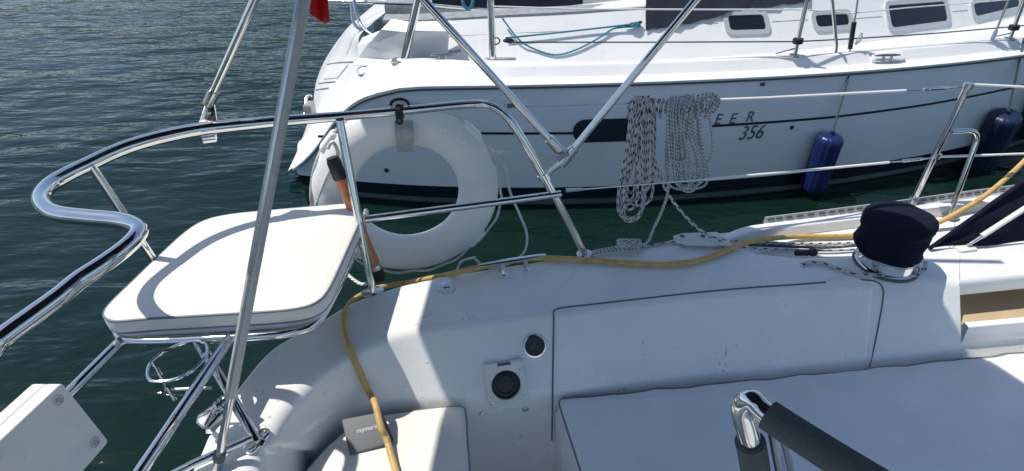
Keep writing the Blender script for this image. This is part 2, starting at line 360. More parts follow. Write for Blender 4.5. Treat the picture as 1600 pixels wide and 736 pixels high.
# ================================================================== the sailboat we stand on
ZC, ZB = 1.15, .80
boat = empty('sailboat', (0, .3, 0), label='white sailboat in the foreground, its cockpit, coaming and stern rail filling the lower frame', cat='sailboat')
HD = V((math.cos(R(11)), math.sin(R(11)), 0)); PERP = V((-HD.y, HD.x, 0))
def mirror(p):
    p = V(p); d = p - V((0, .25, 0)); k = d.dot(PERP); return p - PERP * 2 * k
ST = [  # deck outer edge, coaming crest, coaming foot, hull edge (photo points) along the boat
 ((300,736),(398,736),(473,736),None), ((330,672),(418,692),(497,703),None), ((372,606),(445,645),(520,677),None),
 ((425,545),(485,600),(545,658),None), ((490,508),(545,556),(590,641),None), ((560,468),(605,528),(632,633),None),
 ((650,440),(663,514),(700,630),None), ((750,422),(760,500),(780,626),None), ((862,405),(862,487),(862,620),None),
 ((960,391),(980,470),(980,609),None), ((1050,377),(1100,456),(1100,598),(1050,372)), ((1130,386),(1200,446),(1200,589),(1140,361)),
 ((1230,401),(1290,440),(1290,580),(1240,348)), ((1340,400),(1375,433),(1370,573),(1350,334)), ((1430,390),(1445,433),(1440,567),(1430,323)),
 ((1500,385),(1499,438),(1503,560),(1500,312))]
O = [V((-.895,.076,ZC)), V((-.898,.45,ZC))] + [at_z(*s[0], ZC) for s in ST]
Cc = [V((-.56,.141,ZC)), V((-.575,.45,ZC))] + [at_z(*s[1], ZC) for s in ST]
ZBS = [.90,.90,.90,.91,.92,.92,.92,.91,.89,.87] + [.86] * 6
Bb = [V((-.40,.172,.9)), V((-.41,.45,.9))] + [at_z(*s[2], z_) for s, z_ in zip(ST, ZBS)]
Ee = [None, None] + [at_z(*s[3], 1.10) if s[3] else None for s in ST]
def tang(L, i): return (L[min(i+1, len(L)-1)] - L[max(i-1, 0)]).normalized()
for i in range(len(O)):
    if Ee[i] is None:
        t = tang(O, i); n = V((-t.y, t.x, 0)); Ee[i] = O[i] + n * .022 - V((0, 0, .05))
NS = 5
def dense(L): return catmull(L, NS)
O2, C2, B2, E2 = dense(O), dense(Cc), dense(Bb), dense(Ee)
secs = []
for i in range(len(O2)):
    t = tang(O2, i); n = V((-t.y, t.x, 0)).normalized(); o, c, b_, e = O2[i], C2[i], B2[i], E2[i]
    wdt = max(.0, (e - o).xy.length)
    s_ = o + n * min(.03, wdt * .4) + V((0, 0, -.035 if wdt < .06 else -.075))
    m_ = (c * .25 + b_ * .75); m_ = m_ + (b_ - c).cross(t).normalized() * -.0
    e0 = e + V((0, 0, .0)); low = e + n * .02 - V((0, 0, .45)); wat = e - n * .25 - V((0, 0, 1.4))
    foot = b_ + (b_ - c) * .22; foot.z = b_.z - .12; deep = b_ + (b_ - c) * .3; deep.z = .3
    secs.append(fillet([wat, low, e0, s_, o, c, b_, deep], [0, .02, .018, .012, .02, .05, .16, 0], 6))
q = MB(); q.loft(secs); coam = q.build('deck_moulding', M['gel'], boat, label='white gelcoat coaming and side deck curving round the stern quarter', ang=60)
q = MB(); q.loft([[mirror(p) for p in s] for s in secs]); q.build('deck_moulding', M['gel'], boat, label='white gelcoat coaming on the far side of the cockpit', ang=60)
# end of the coaming beside the cubby, closed by its own section
q = MB(); q.add(secs[-1][14:], [list(range(len(secs[-1][14:])))]); q.build('coaming_end', M['gel'], coam)
def poly(pts, z): return [V((p[0], p[1], z)) for p in pts]
q = MB(); q.prism(poly([(-.5, -1.7), (3.2, -1.0), (3.2, 1.9), (.8, 1.62), (.2, 1.5), (-.3, 1.47), (-.47, 1.1), (-.47, -.3)], .32), (0, 0, 1), .05, .005); q.build('cockpit_floor', M['nonskid'], boat)
# fore part of the coaming: lip over an open cubby, ledge and lower panel
rs = []
for (o_, lip, l2, e_) in (((1500,385),(1500,440),(1506,560),(1500,312)), ((1600,378),(1600,430),(1600,551),(1600,300)), ((1760,368),(1760,415),(1760,533),(1760,281))):
    o = at_z(*o_, ZC + .001); c = at_z(*lip, ZC + .001); e = at_z(*e_, 1.10); sb = at_z(*l2, .86)
    y = V((0, 1, 0)); s_ = o + y * .03 - V((0, 0, .07)); low = e + y * .02 - V((0, 0, .45)); wat = e - y * .25 - V((0, 0, 1.4))
    c2 = c - V((0, .004, .075)); back = V((c.x, c.y + .16, c.z - .075)); bk2 = V((c.x, c.y + .16, .982)); lt = V((sb.x - .02, sb.y + .035, 1.0)); fu_ = lt + V((0, .03, 0)); fl2 = fu_ - V((0, 0, .018)); lm = lt - V((-.004, .006, .085)); lm2 = lm + V((.0, .006, -.003))
    rs.append(fillet([wat, low, e, s_, o, c, c2, back, bk2, fl2, fu_, lt, lm, lm2, V((sb.x, sb.y + .01, sb.z)), V((sb.x, sb.y, .3))], [0, .02, .018, .012, .02, .035, .008, .01, .01, .004, .004, .006, .004, .002, .004, 0], 5))
gr_ = [[a.lerp(b, k / 6) for a, b in zip(rs[0], rs[1])] for k in range(6)] + [[a.lerp(b, k / 6) for a, b in zip(rs[1], rs[2])] for k in range(7)]
q = MB(); q.loft([g[:38] for g in gr_]); q.loft([g[52:] for g in gr_])
fore = q.build('coaming_cubby', M['gel'], boat, label='sunlit white coaming end with an open storage cubby', ang=50)
q = MB(); q.loft([g[37:53] for g in gr_]); q.build('cubby_lining', M['beige'], fore)
q = MB(); c0 = at_z(1502,440,ZC); q.box((c0.x + .0, c0.y + .085, 1.03), (.012, .17, .115), bev=.003); q.build('cubby_side', M['beige'], fore)
for p in ((1525, 519), (1551, 516)):
    a = at_y(*p, at_z(1525, 545, .86).y + .022 + (p[0] - 1525) * .0006); q = MB(); q.lathe([(.0, .004), (.006, .003), (.008, 0), (.008, -.01)], a, (.0, -1, .1), 12); q.build('screw_hole', M['black'], fore)
# seams of the moulded locker panel
def on_face(px, py):
    p, n = hit(coam, px, py); return p, None
def face_n(px, py):
    p, n = hit(coam, px, py); ns = [hit(coam, px + a, py + b)[1] for a in (-14, 0, 14) for b in (-14, 0, 14)]; n = sum(ns, V((0, 0, 0))).normalized()
    t = n.cross(V((0, 0, 1))); t = t if t.x > 0 else -t; t.normalize(); return p, t, n, n.cross(t) * (1 if n.cross(t).z > 0 else -1)
def seam(pts, name='panel_seam', r=.0028, m='gasket'):
    q = MB(); q.tube([p + V((0, -.0008, .0008)) for p in catmull(pts, 6)], r, 8); return q.build(name, M[m], coam)
seam([hit(coam, *p)[0] for p in ((1290,441),(1240,445),(1180,449),(1090,457),(1000,467),(930,475),(885,480),(870,483),(865,487),(865,495),(865,505)) + tuple((865 - (y - 505) * .015, y) for y in range(517, 690, 9))], r=.0032)
seam([hit(coam, *p)[0] for p in ((1345,437),(1368,440),(1379,450),(1379,470),(1374,500),(1366,540),(1358,574))], r=.0028)
# the locker panel stands a little proud of the coaming, with a rounded lip
rows = []; nu, nv = 90, 26
def sm(x): x = max(0, min(1, x)); return x * x * (3 - 2 * x)
for i in range(nu + 1):
    f = i / nu; xt = 868 + (1366 - 868) * f; xb = 867 + (1355 - 867) * f; yt = np.interp(xt, [868, 930, 1000, 1090, 1180, 1240, 1290, 1366], [486, 477, 469, 459, 451, 447, 443, 441]); yb_ = np.interp(xb, [867, 1100, 1355], [634, 611, 588]); row = []
    for j in range(nv + 1):
        g = (j / nv); x, y = xt + (xb - xt) * g, yt + (yb_ - yt) * g; e = min((x - xt + (f * 498)) if f < .5 else 498 * (1 - f), (y - yt) * 1.4)
        p_, n_ = hit(coam, x, y); row.append(p_ + n_ * (-.001 + .0075 * sm((min(498 * f, 498 * (1 - f), (y - yt) * 1.3)) / 7)))
    rows.append(row)
q = MB(); q.loft(rows); q.build('locker_panel', M['gel'], coam, ang=60)
# gelcoat screws, gauge and shower box on the inner face
p, t, n, u = face_n(835, 540)
g = empty('gauge', p, boat, label='round black gauge with a chrome bezel')
q = MB(); q.lathe([(.045, -.01), (.045, .004), (.043, .008), (.038, .009), (.037, .005)], p, n, 32, cap=False); q.build('bezel', M['steel'], g)
q = MB(); q.lathe([(.038, -.006), (.038, .0045), (.0, .0045)], p, n, 32); q.build('dial', M['black'], g)
q = MB(); q.box(p + n * .0048 + u * .006, (.006, .006, .0012), (t, u, n), .0003); q.build('lamp', M['rust'], g)
for dx in (-.009, .009):
    q = MB(); q.box(p + n * .0048 + t * dx - u * .006, (.009, .003, .001), (t, u, n), .0003); q.build('key', M['case'], g)
p, t, n, u = face_n(790, 600)
sb = empty('shower_box', p, boat, label='square pale grey shower hatch housing with a round dark opening')
def rrect(c, X, Y, w, h, r, k=5):
    out = []
    for sx, sy, a0 in ((1, 1, 0), (-1, 1, 90), (-1, -1, 180), (1, -1, 270)):
        for i in range(k + 1):
            a = R(a0 + 90 * i / k); out.append(c + X * (sx * (w / 2 - r) + r * math.cos(a)) + Y * (sy * (h / 2 - r) + r * math.sin(a)))
    return out
def ring_plate(m, c, X, Y, nn, w, h, r, hole, th, n=32):
    # plate with a round hole: outer rounded rect resampled by angle
    def ext(a):
        ca, sa = math.cos(a), math.sin(a); best = 9
        k = 4.5; best = ((abs(ca) / (w / 2)) ** k + (abs(sa) / (h / 2)) ** k) ** (-1 / k); return best
    rings = []
    for sc_, hh, inner in ((1, 0, 0), (1, th * .75, 0), (.965, th, 0), (1.10, th, 1), (1.0, th * .8, 1), (1.0, -.02, 1)):
        ring = []
        for i in range(n):
            a = 2 * math.pi * i / n; rr = hole * sc_ if inner else ext(a) * sc_
            ring.append(c + X * rr * math.cos(a) + Y * rr * math.sin(a) + nn * hh)
        rings.append(ring)
    m.loft(rings, closed=True); return m
q = MB(); ring_plate(q, p, t, u, n, .150, .150, .02, .054, .020, 48); q.build('surround', M['hatch'], sb, ang=50)
q = MB(); q.lathe([(.0545, -.004), (.0545, .003), (.046, .006), (.034, .009), (.030, .004), (.0, .004)], p, n, 32); q.build('plug', M['black'], sb)
for dx in (-.047, .047):
    q = MB(); q.box(p + t * dx + u * .072 + n * .012, (.046, .028, .026), (t, u, n), .004); q.build('hinge', M['hatch'], sb)
q = MB(); q.cyl(p + u * .072 + n * .012 - t * .03, p + u * .072 + n * .012 + t * .03, .007); q.build('hinge_pin', M['case'], sb)
q = MB(); q.box(p - u * .076 + n * .010, (.09, .018, .016), (t, u, n), .003); q.build('latch', M['hatch'], sb)
for sx in (-1, 1):
    for sy in (-1, 1):
        q = MB(); q.lathe([(.0, .0225), (.005, .0225), (.0075, .020), (.0075, .006)], p + t * .056 * sx + u * .056 * sy, n, 10); q.build('screw', M['steel2'], sb)
for pp in ((754, 646), (821, 639)):
    a, t, n, u = face_n(*pp); q = MB(); q.lathe([(.012, -.002), (.012, .003), (.008, .006), (.0, .006)], a, n, 14); q.build('screw', M['steel2'], coam)
# bench locker under the right-hand cushion
bl = at_z(868, 640, .84); BLK = [bl, bl + HD * 2.6 + PERP * -.02, bl + HD * 2.6 - PERP * .52, bl - PERP * .52]
q = MB(); q.prism(BLK, (0, 0, 1), .45, .02); q.build('bench_locker', M['gel'], boat)
q = MB(); q.prism([mirror(p) for p in BLK], (0, 0, 1), .45, .02); q.build('bench_locker', M['gel'], boat)
# toe rail with its slots, along the fore hull edge
tr = empty('toe_rail', at_z(1200, 352, 1.1), boat, label='perforated aluminium toe rail along the deck edge')
ep = [at_z(1195, 352, 1.105), at_z(1300, 339, 1.105), at_z(1400, 326, 1.105), at_z(1500, 312, 1.105), at_z(1600, 299, 1.105), at_z(1760, 280, 1.105)]
ed = catmull(ep, 14)
q = MB(); q.loft([[p + V((0, -.015, 0)), p + V((0, -.015, .006)), p + V((0, .012, .006)), p + V((0, .016, .034)), p + V((0, .021, .034)), p + V((0, .021, 0))] for p in ed], closed=True, capends=True); q.build('rail', M['alu'], tr)
for i in range(2, len(ed) - 1, 2):
    d = (ed[i + 1] - ed[i]).normalized(); q = MB(); q.box(ed[i] + V((0, .0125, .021)), (.03, .004, .011), (d, V((-d.y, d.x, 0)), (0, 0, 1)), .001); q.build('slot', M['gasket'], tr)
# white bulwark lip the toe rail starts on
q = MB(); lp = [at_z(1136, 372, 1.10), at_z(1165, 361, 1.12), at_z(1210, 354, 1.125), at_z(1330, 340, 1.125), at_z(1500, 318, 1.125), at_z(1760, 286, 1.125)]
q.loft([fillet([p + V((0, -.045, -.03)), p + V((0, -.03, .012)), p + V((0, .02, .012)), p + V((0, .03, -.04))], .01, 4) for p in catmull(lp, 8)], capends=True); q.build('bulwark', M['gel'], coam)
# jib-sheet track plate
pl = empty('track_plate', at_z(1095, 375, 1.16), boat, label='white plate with two bolts at the deck edge')
q = MB(); c = [at_z(*x, 1.175) for x in ((1052, 368), (1066, 364), (1120, 362), (1142, 374), (1134, 382), (1075, 381), (1056, 376))]
q.prism(c, (0, 0, 1), .012, .003); q.build('plate', M['hatch'], pl)
for x in ((1062, 377), (1132, 376)):
    q = MB(); a = at_z(*x, 1.168); q.cyl(a - V((0, 0, .03)), a, .011); q.build('foot', M['steel2'], pl)
for x in ((1066, 369), (1098, 369)):
    q = MB(); q.lathe([(.011, 0), (.010, .003), (.0, .004)], at_z(*x, 1.175), n=12); q.build('bolt', M['case'], pl)
# open horn cleat at the deck edge
cl = empty('deck_cleat', at_z(800, 420, ZC), boat, label='stainless horn cleat with two feet on the deck edge')
a, b_ = at_z(747, 415, 1.205), at_z(853, 398, 1.205)
q = MB(); dd = (b_ - a); q.tube([a.lerp(b_, k / 12) for k in range(13)], [.006 + .007 * math.sin(math.pi * k / 12) ** .5 for k in range(13)], 10, flat=.5); q.build('horn', M['steel'], cl)
for f, pp in ((.36, (786, 426)), (.68, (823, 418))):
    base = at_z(*pp, ZC + .004); top = a.lerp(b_, f)
    q = MB(); q.tube([base, base.lerp(top, .5), top], [.014, .008, .012], 10); q.build('post', M['steel'], cl)
    q = MB(); q.prism(rrect(base + V((0, 0, .002)), V((.5, -.86, 0)), V((.86, .5, 0)), .055, .024, .010), (0, 0, 1), .006, .002); q.build('foot', M['steel'], cl)
# flush filler cap
p = at_z(698, 450, ZC + .001); fc = empty('filler_cap', p, boat, label='oval chrome filler cap flush in the deck')
q = MB(); q.lathe([(.034, 0), (.033, .004), (.028, .005), (.027, .003), (.0, .003)], p, n=28); q.build('cap', M['steel2'], fc)
q = MB(); q.box(p + V((0, 0, .0035)), (.026, .006, .003), (HD, PERP, (0, 0, 1)), .001); q.build('slot', M['gasket'], fc)

# ---------------------------------------------------------------- stern rail
ZR = 1.78
rail = empty('stern_rail', at_z(580, 455, ZC), boat, label='polished stainless stern rail looping round the stern seat')
path = [(-70,590),(0,531),(50,494),(91,464),(124,437),(159,414),(191,391),(211,372),(217,358),(202,348),(177,343),(141,340),(92,334),(71,324),(64,308),(78,289),(106,272),(141,255),(177,238),(212,225),(260,212),(325,200),(440,189),(530,182),(640,172),(735,163)]
pts = [V((-.98, -.62, ZC)), V((-1.05, -.58, 1.55)), V((-1.12, -.45, ZR)), V((-1.16, -.1, ZR)), V((-1.18, .35, ZR))] + [at_z(*p, ZR) for p in path]
y0 = pts[-1].y; tail = [(768,166),(793,184),(815,216),(845,268),(880,332),(912,394)]
yend = at_z(912, 397, ZC).y
for i, p in enumerate(tail): pts.append(at_y(*p, y0 + (yend - y0) * (i + 1) / len(tail)))
cp = catmull(pts, 7); nL = len(cp)
def rail_r(p): return .0165 + .006 * max(0, min(1, (-.55 - p.x) / .5))
q = MB(); q.tube(cp, [rail_r(p) for p in cp], 16); q.build('top_rail', M['steel'], rail)
def flange(m, p, r=.034, n=(0, 0, 1)): m.lathe([(r, 0), (r, .003), (r * .8, .006), (r * .45, .007)], p, n, 20); return m
RR = .0155
top = at_z(531, 190, ZR - .01); bot = at_z(582, 456, ZC)
q = MB(); q.tube([bot, top], RR, 14); q.build('post', M['steel'], rail)
q = MB(); q.prism(rrect(bot + V((0, 0, .005)), V((.9, .4, 0)), V((-.4, .9, 0)), .09, .045, .02), (0, 0, 1), .006, .002); flange(q, bot, .026); q.build('post_base', M['steel'], rail)
fb = at_z(914, 398, ZC); q = MB(); flange(q, fb, .036); q.build('rail_base', M['steel2'], rail)
a = at_y(570, 343, bot.lerp(top, .42).y); b_ = at_y(876, 303, pts[-2].y + .005)
q = MB(); q.tube([a, b_], .0145, 14); q.build('mid_rail', M['steel'], rail)
q = MB(); q.ball(at_y(572, 332, a.y), .012, 10, (1, 1, 1.4)); q.build('lug', M['steel2'], rail)
q = MB(); q.tube([at_z(141, 258, ZR), at_z(247, 416, 1.38)], .0135, 12); q.build('brace', M['steel'], rail)
ZF = 1.335
fr = catmull([at_z(*p, ZF) for p in ((182,500),(190,528),(240,533),(370,527),(450,520),(492,505),(520,462),(545,410),(566,352))], 6)
q = MB(); q.tube(fr, .0155, 14); q.build('seat_tube', M['steel'], rail)
a = at_z(192, 530, ZF); b_ = at_z(-20, 742, ZF); q = MB(); q.tube([a, b_, V((b_.x, -.45, ZF)), V((-.98, -.6, ZC))], .0165, 14); q.build('lower_rail', M['steel'], rail)
a = at_z(362, 524, ZF); b_ = at_z(170, 810, ZF); q = MB(); q.tube([a, b_, V((b_.x, -.4, ZF)), V((-.85, -.5, ZC))], .0165, 14); q.build('lower_rail', M['steel'], rail)
pb = at_z(402, 690, ZC + .0); q = MB(); q.tube([pb, at_z(322, 552, ZF - .02)], .0155, 14); q.build('post', M['steel'], rail)
q = MB(); q.prism(rrect(pb + V((0, 0, .006)), V((.35, .9, 0)), V((-.9, .35, 0)), .095, .04, .019), (0, 0, 1), .007, .002); flange(q, pb, .024); q.build('post_base', M['steel'], rail)
for k in (-.036, .036):
    q = MB(); q.ball(pb + V((.35, .9, 0)).normalized() * k + V((0, 0, .007)), .007, 8, (1, 1, .5)); q.build('bolt', M['steel2'], rail)
q = MB(); q.tube([at_z(394, 684, ZC + .03), at_z(300, 726, ZC + .03), at_z(180, 790, ZC + .03)], .0125, 12); q.build('foot_rail', M['steel'], rail)
# seat board under the cushion
seat_px = [(162,496),(160,486),(172,470),(205,438),(250,395),(288,361),(318,343),(360,333),(430,326),(500,320),(543,317),(560,321),(566,332),(560,352),(545,386),(528,424),(512,455),(494,472),(466,481),(420,486),(370,489),(300,493),(230,497),(180,501)]
ZS = 1.42
so = [at_z(*p, ZS) for p in seat_px]; sod = catmull(so, 3, closed=True)
cen = sum(sod, V((0, 0, 0))) / len(sod)
q = MB(); q.prism([cen + (p - cen) * .97 - V((0, 0, .066)) for p in sod], (0, 0, 1), .016, .004); q.build('seat_board', M['board'], rail)
# drink holder ring on the rail
dh = empty('cup_holder', at_z(280, 570, 1.36), boat, label='thin wire cup holder ring on the lower stern rail')
rc = [at_z(*p, 1.36) for p in ((231,588),(240,596),(268,594),(300,580),(320,560),(324,542),(312,533),(284,537),(252,552),(234,570))]
q = MB(); q.tube(catmull(rc, 4, closed=True), .0052, 10, closed=True); q.build('ring', M['steel'], dh)
for aa, zz, bb in (((239,566),1.36,(274,626)), ((303,533),1.36,(321,566))):
    q = MB(); q.tube([at_z(*aa, zz), at_z(*bb, 1.30)], .0055, 10); q.build('leg', M['steel'], dh)
q = MB(); q.tube([at_z(258, 609, 1.295), at_z(330, 606, 1.295)], .005, 10); q.build('bar', M['alu'], dh)
# chrome stern light
sl = empty('stern_light', at_z(328, 650, 1.24), boat, label='small chrome stern light clamped behind the flagpole')
a, b_ = at_z(310, 665, 1.24), at_z(345, 634, 1.25)
q = MB(); X = (b_ - a).normalized(); Z = V((.0, -.3, .95)); Y = Z.cross(X).normalized(); Z = X.cross(Y)
q.prism([a + Y * .016, a + X * .018 + Y * .032, b_ + Y * .024, b_ - Y * .024, a + X * .012 - Y * .03, a - Y * .016], Z, .04, .008); q.build('housing', M['steel'], sl)
q = MB(); q.tube([b_ + V((0, 0, .006)), b_ + X * .05 + V((0, 0, .0))], .013, 12); q.build('arm', M['steel2'], sl)
for k in range(3):
    q = MB(); q.lathe([(.018, 0), (.019, .005), (.018, .009)], b_ - X * .012 + X * k * .012 + V((0, 0, .004)), X, 14); q.build('collar', M['steel2'], sl)
# outboard bracket board: two boards bolted together
mb = empty('motor_bracket', at_d(60, 700, 1.35), boat, label='white plastic outboard bracket board with two recessed bolts')
Nn = V((.975, -.146, .167)).normalized(); A = at_d(97, 597, 1.30)
def bplane(px, py): d = V(ray(px, py)); return V(EYE) + d * ((A - V(EYE)).dot(Nn) / d.dot(Nn))
B, D = bplane(171, 690), bplane(-20, 712); U = (B - A).normalized(); W = (D - A); W = (W - U * W.dot(U)).normalized()
wd = (B - A).length
def board(off, th): 
    q = MB(); o = A + Nn * off
    q.prism(fillet([o + W * .4 + U * 0.0, o, o + U * wd, o + U * wd + W * .4], [0, .012, .012, 0], 4), Nn, th, .004); return q.build('board', M['board'], mb)
board(0, .042); board(-.0440, .036)
for bp_ in ((91, 625), (148, 691)):
    d = V(ray(*bp_)); tt = (A - V(EYE)).dot(Nn) / d.dot(Nn); c = V(EYE) + d * tt
    q = MB(); q.lathe([(.0125, -.001), (.0125, .0012), (.0105, .0014), (.0095, -.0005), (.007, -.0005), (.006, .003), (.0, .003)], c, Nn, 18); q.build('bolt', M['steel2'], mb)
# bimini: struts, clamps and the canopy overhead that shades the cockpit
bim = empty('bimini', at_z(880, 300, 1.6), boat, label='bimini frame of stainless struts clamped to the stern rail')
yj = cp[-1].y + .03
J = at_y(884, 248, yj); Jb = at_y(877, 238, yj)
def ext_to(a, b, z): d = b - a; return a + d * ((z - a.z) / d.z)
b1 = at_y(1087, 0, yj + .02); b2 = at_y(662, 0, yj + .02); b3 = at_y(398, 0, 1.90); cB = at_z(327, 158, ZR + .075)
ZT = 2.93
for a, b_ in ((J, b1), (Jb, b2), (cB, b3)):
    q = MB(); q.tube([a, ext_to(a, b_, ZT)], .0135, 14); q.build('strut', M['steel'], bim)
for a, b_, r0, r1 in ((J, b1, -.03, .055), (Jb, b2, .012, .075), (cB, b3, -.012, .045)):
    d = (b_ - a).normalized(); q = MB(); q.tube([a + d * r0, a + d * r1], .0195, 14); q.build('sleeve', M['steel2'], bim)
q = MB(); q.lathe([(.026, -.016), (.028, -.01), (.028, .01), (.026, .016)], J + (Jb - J) * .5, (0, 1, .2), 18); q.build('knuckle', M['steel2'], bim)
rb = min(cp[-40:], key=lambda p: (p - at_y(856, 280, yj - .02)).length)
q = MB(); q.tube([J - (b1 - J).normalized() * .02, J.lerp(rb, .5), rb], [.014, .011, .012], 10); q.build('link', M['steel2'], bim)
i_ = min(range(nL), key=lambda i: (cp[i] - rb).length); td = (cp[min(i_ + 1, nL - 1)] - cp[i_ - 1]).normalized()
q = MB(); q.tube([rb - td * .014, rb + td * .014], .0225, 16); q.build('clamp', M['steel'], bim)
i_ = min(range(nL), key=lambda i: (cp[i] - at_z(328, 198, ZR)).length); rb2 = cp[i_]; td = (cp[i_ + 1] - cp[i_ - 1]).normalized()
q = MB(); q.tube([rb2 - td * .021, rb2 + td * .021], .0255, 16); q.build('clamp', M['steel'], bim)
q = MB(); q.box(rb2 - V((0, 0, .03)) - V((0, .01, 0)), (.042, .03, .03), (td, V((0, 0, 1)).cross(td), (0, 0, 1)), .003); q.build('clamp_plate', M['steel'], bim)
m_ = (cB + rb2) / 2; q = MB(); nn = V((.2, -.9, .4)).normalized()
q.prism([rb2 + td * -.028 + V((0, 0, .016)), rb2 + td * .032 + V((0, 0, .016)), cB + td * .012 - V((0, 0, .004)), cB - td * .014 - V((0, 0, .004))], nn, .016, .003); q.build('eye_plate', M['steel2'], bim)
for z_ in (.018, .048):
    q = MB(); c = rb2.lerp(cB, .25 + z_ * 7) + nn * .004; q.lathe([(.011, -.004), (.011, .004), (.006, .006), (.0, .006)], c, nn, 12); q.build('bolt', M['gasket'] if z_ < .02 else M['steel2'], bim)
def canopy_z(y): return 2.99 - .028 * (y - .3) ** 2
def canopy_pt(x, y): return V((x, y, canopy_z(y)))
rows = []
ys = [-.45 + 2.80 * k / 22 for k in range(23)]
for y in ys:
    xa = -1.20 + .10 * (y - 2.0) if y > 0 else -1.5 + .03 * y
    xf = np.interp(y, [-1.5, .5, 1.5, 1.98, 2.2, 2.35], [1.35, 1.22, .97, .77, .45, .20])
    rows.append([canopy_pt(xa + (xf - xa) * k / 16, y) for k in range(17)])
q = MB(); q.loft(rows); q.loft([[p + V((0, 0, .004)) for p in r_] for r_ in rows]); q.build('canopy', M['bimini'], bim)
# winch
p = at_z(1383, 412, ZC); wn = empty('winch', p, boat, label='chrome sheet winch on the coaming')
q = MB(); q.lathe([(.118, 0), (.118, .006), (.112, .012), (.108, .014), (.106, .05), (.110, .056), (.110, .062), (.10, .066), (.075, .07), (.072, .10), (.08, .13)], p, n=40); q.build('drum', M['steel'], wn)
q = MB(); q.lathe([(.124, -.004), (.124, .006), (.119, .008)], p, n=40); q.build('base_ring', M['gasket'], wn)
# grab bar with foam grips on the helm guard
gb = empty('helm_guard', at_d(1180, 720, .8), boat, label='chrome helm guard with dark grey foam grips')
e0 = at_d(1168, 690, .87); e1 = at_d(1166, 640, .83); e2 = at_d(1205, 662, .80); far_ = at_d(1440, 800, .66)
gp = catmull([at_d(1186, 800, .95), at_d(1180, 735, .91), at_d(1172, 690, .87), at_d(1160, 640, .842), at_d(1175, 626, .825), at_d(1200, 648, .81), at_d(1300, 713, .75), far_], 8)
q = MB(); q.tube(gp, .0165, 18); q.build('tube', M['steel'], gb)
k = min(range(len(gp)), key=lambda i: (gp[i] - at_d(1197, 646, .81)).length); q = MB(); q.tube(gp[k:], .0225, 20); q.build('foam_grip', M['foam'], gb)
k = min(range(len(gp)), key=lambda i: (gp[i] - at_d(1172, 693, .87)).length); q = MB(); q.tube(gp[:k + 1], .0225, 20); q.build('foam_grip', M['foam'], gb)
q = MB(); q.tube([at_d(1206, 662, .835), at_d(1228, 790, .95)], .008, 12); q.build('stay', M['steel'], gb)
q = MB(); q.tube([at_d(1222, 670, .84), at_d(1246, 790, .97)], .006, 12); q.build('stay', M['steel'], gb)
# stanchion, gate brace, lifelines
sb_ = at_z(1424, 320, 1.105); stt = at_y(1514, 131, sb_.y); YS = sb_.y
sc_ = empty('stanchion', sb_, boat, label='stainless gate stanchion with an inverted-U brace')
q = MB(); q.tube([sb_, stt], .0138, 14); q.build('post', M['steel'], sc_)
q = MB(); q.tube([sb_ - V((0, 0, .004)), sb_ + (stt - sb_) * .06], .021, 14); flange(q, sb_, .045); q.build('base', M['steel2'], sc_)
bb_ = at_z(1484, 336, 1.105)
q = MB(); q.tube(fillet([at_y(1487, 206, YS), at_y(1532, 203, YS + .005), bb_], [0, .06, 0], 8), .0118, 12); q.build('brace', M['steel'], sc_)
q = MB(); flange(q, bb_, .04); q.build('brace_base', M['steel2'], sc_)
for z_ in (134, 243):
    x_ = 1513 if z_ < 200 else 1463
    q = MB(); q.lathe([(.02, -.012), (.02, .012)], at_y(x_, z_, YS), (stt - sb_), 12); q.build('eye', M['steel2'], sc_)
yl = cp[-44].y
def sag(a, b, s, n=16): return [a.lerp(b, k / n) - V((0, 0, s * 4 * (k / n) * (1 - k / n))) for k in range(n + 1)]
LA, LB = at_y(797, 167, y0 + .01), at_y(1503, 136, YS)
upl = sag(LA, LB, .010)
def upper_at(px):  # point of the upper lifeline seen at photo column px
    return min(catmull(upl, 12), key=lambda p: abs(800 + FPX * p.x / (np.dot(np.array(p) - EYE, FW)) - px))
ul = empty('lifeline', LA, boat, label='upper lifeline wire from the stern rail to the stanchion')
q = MB(); q.tube([LA, upper_at(985)], .0032, 8); q.build('bare_wire', M['steel2'], ul)
k1, k2 = upper_at(985), upper_at(1415); q = MB(); q.tube([k1, k1.lerp(k2, .5) + (upper_at(1200) - k1.lerp(k2, .5)) , k2], .0062, 10); q.build('coated_wire', M['wire'], ul)
q = MB(); q.tube([k2, k2.lerp(LB, .3), k2.lerp(LB, .32), k2.lerp(LB, .75), k2.lerp(LB, .78), LB], [.003, .003, .0075, .0075, .004, .004], 10); q.build('turnbuckle', M['steel'], ul)
q = MB(); q.tube([at_y(792, 166, y0 + .01), at_y(806, 164, y0 + .012)], .0085, 10); q.build('clasp', M['case'], ul)
q = MB(); q.tube([at_y(748, 160, y0 + .01), at_y(770, 157, y0 + .02), at_y(790, 158, y0 + .02), at_y(786, 172, y0 + .01)], .0028, 8); q.build('hook', M['steel2'], ul)
q = MB(); q.tube([at_y(1520, 132, YS), at_z(1720, 142, 1.70)], .006, 10); q.build('coated_wire', M['wire'], ul)
ll = empty('lifeline', at_y(882, 300, pts[-2].y), boat, label='lower lifeline wire below the coiled ropes')
l0, l1 = at_y(884, 298, pts[-2].y), at_y(1456, 247, YS); lw = sag(l0, l1, .006)
def lower_at(px): return min(catmull(lw, 12), key=lambda p: abs(800 + FPX * p.x / (np.dot(np.array(p) - EYE, FW)) - px))
q = MB(); q.tube([lower_at(912), lower_at(1100)], .0034, 8); q.build('bare_wire', M['steel2'], ll)
q = MB(); q.tube([lower_at(1100), lower_at(1250), lower_at(1388)], .0058, 10); q.build('coated_wire', M['wire'], ll)
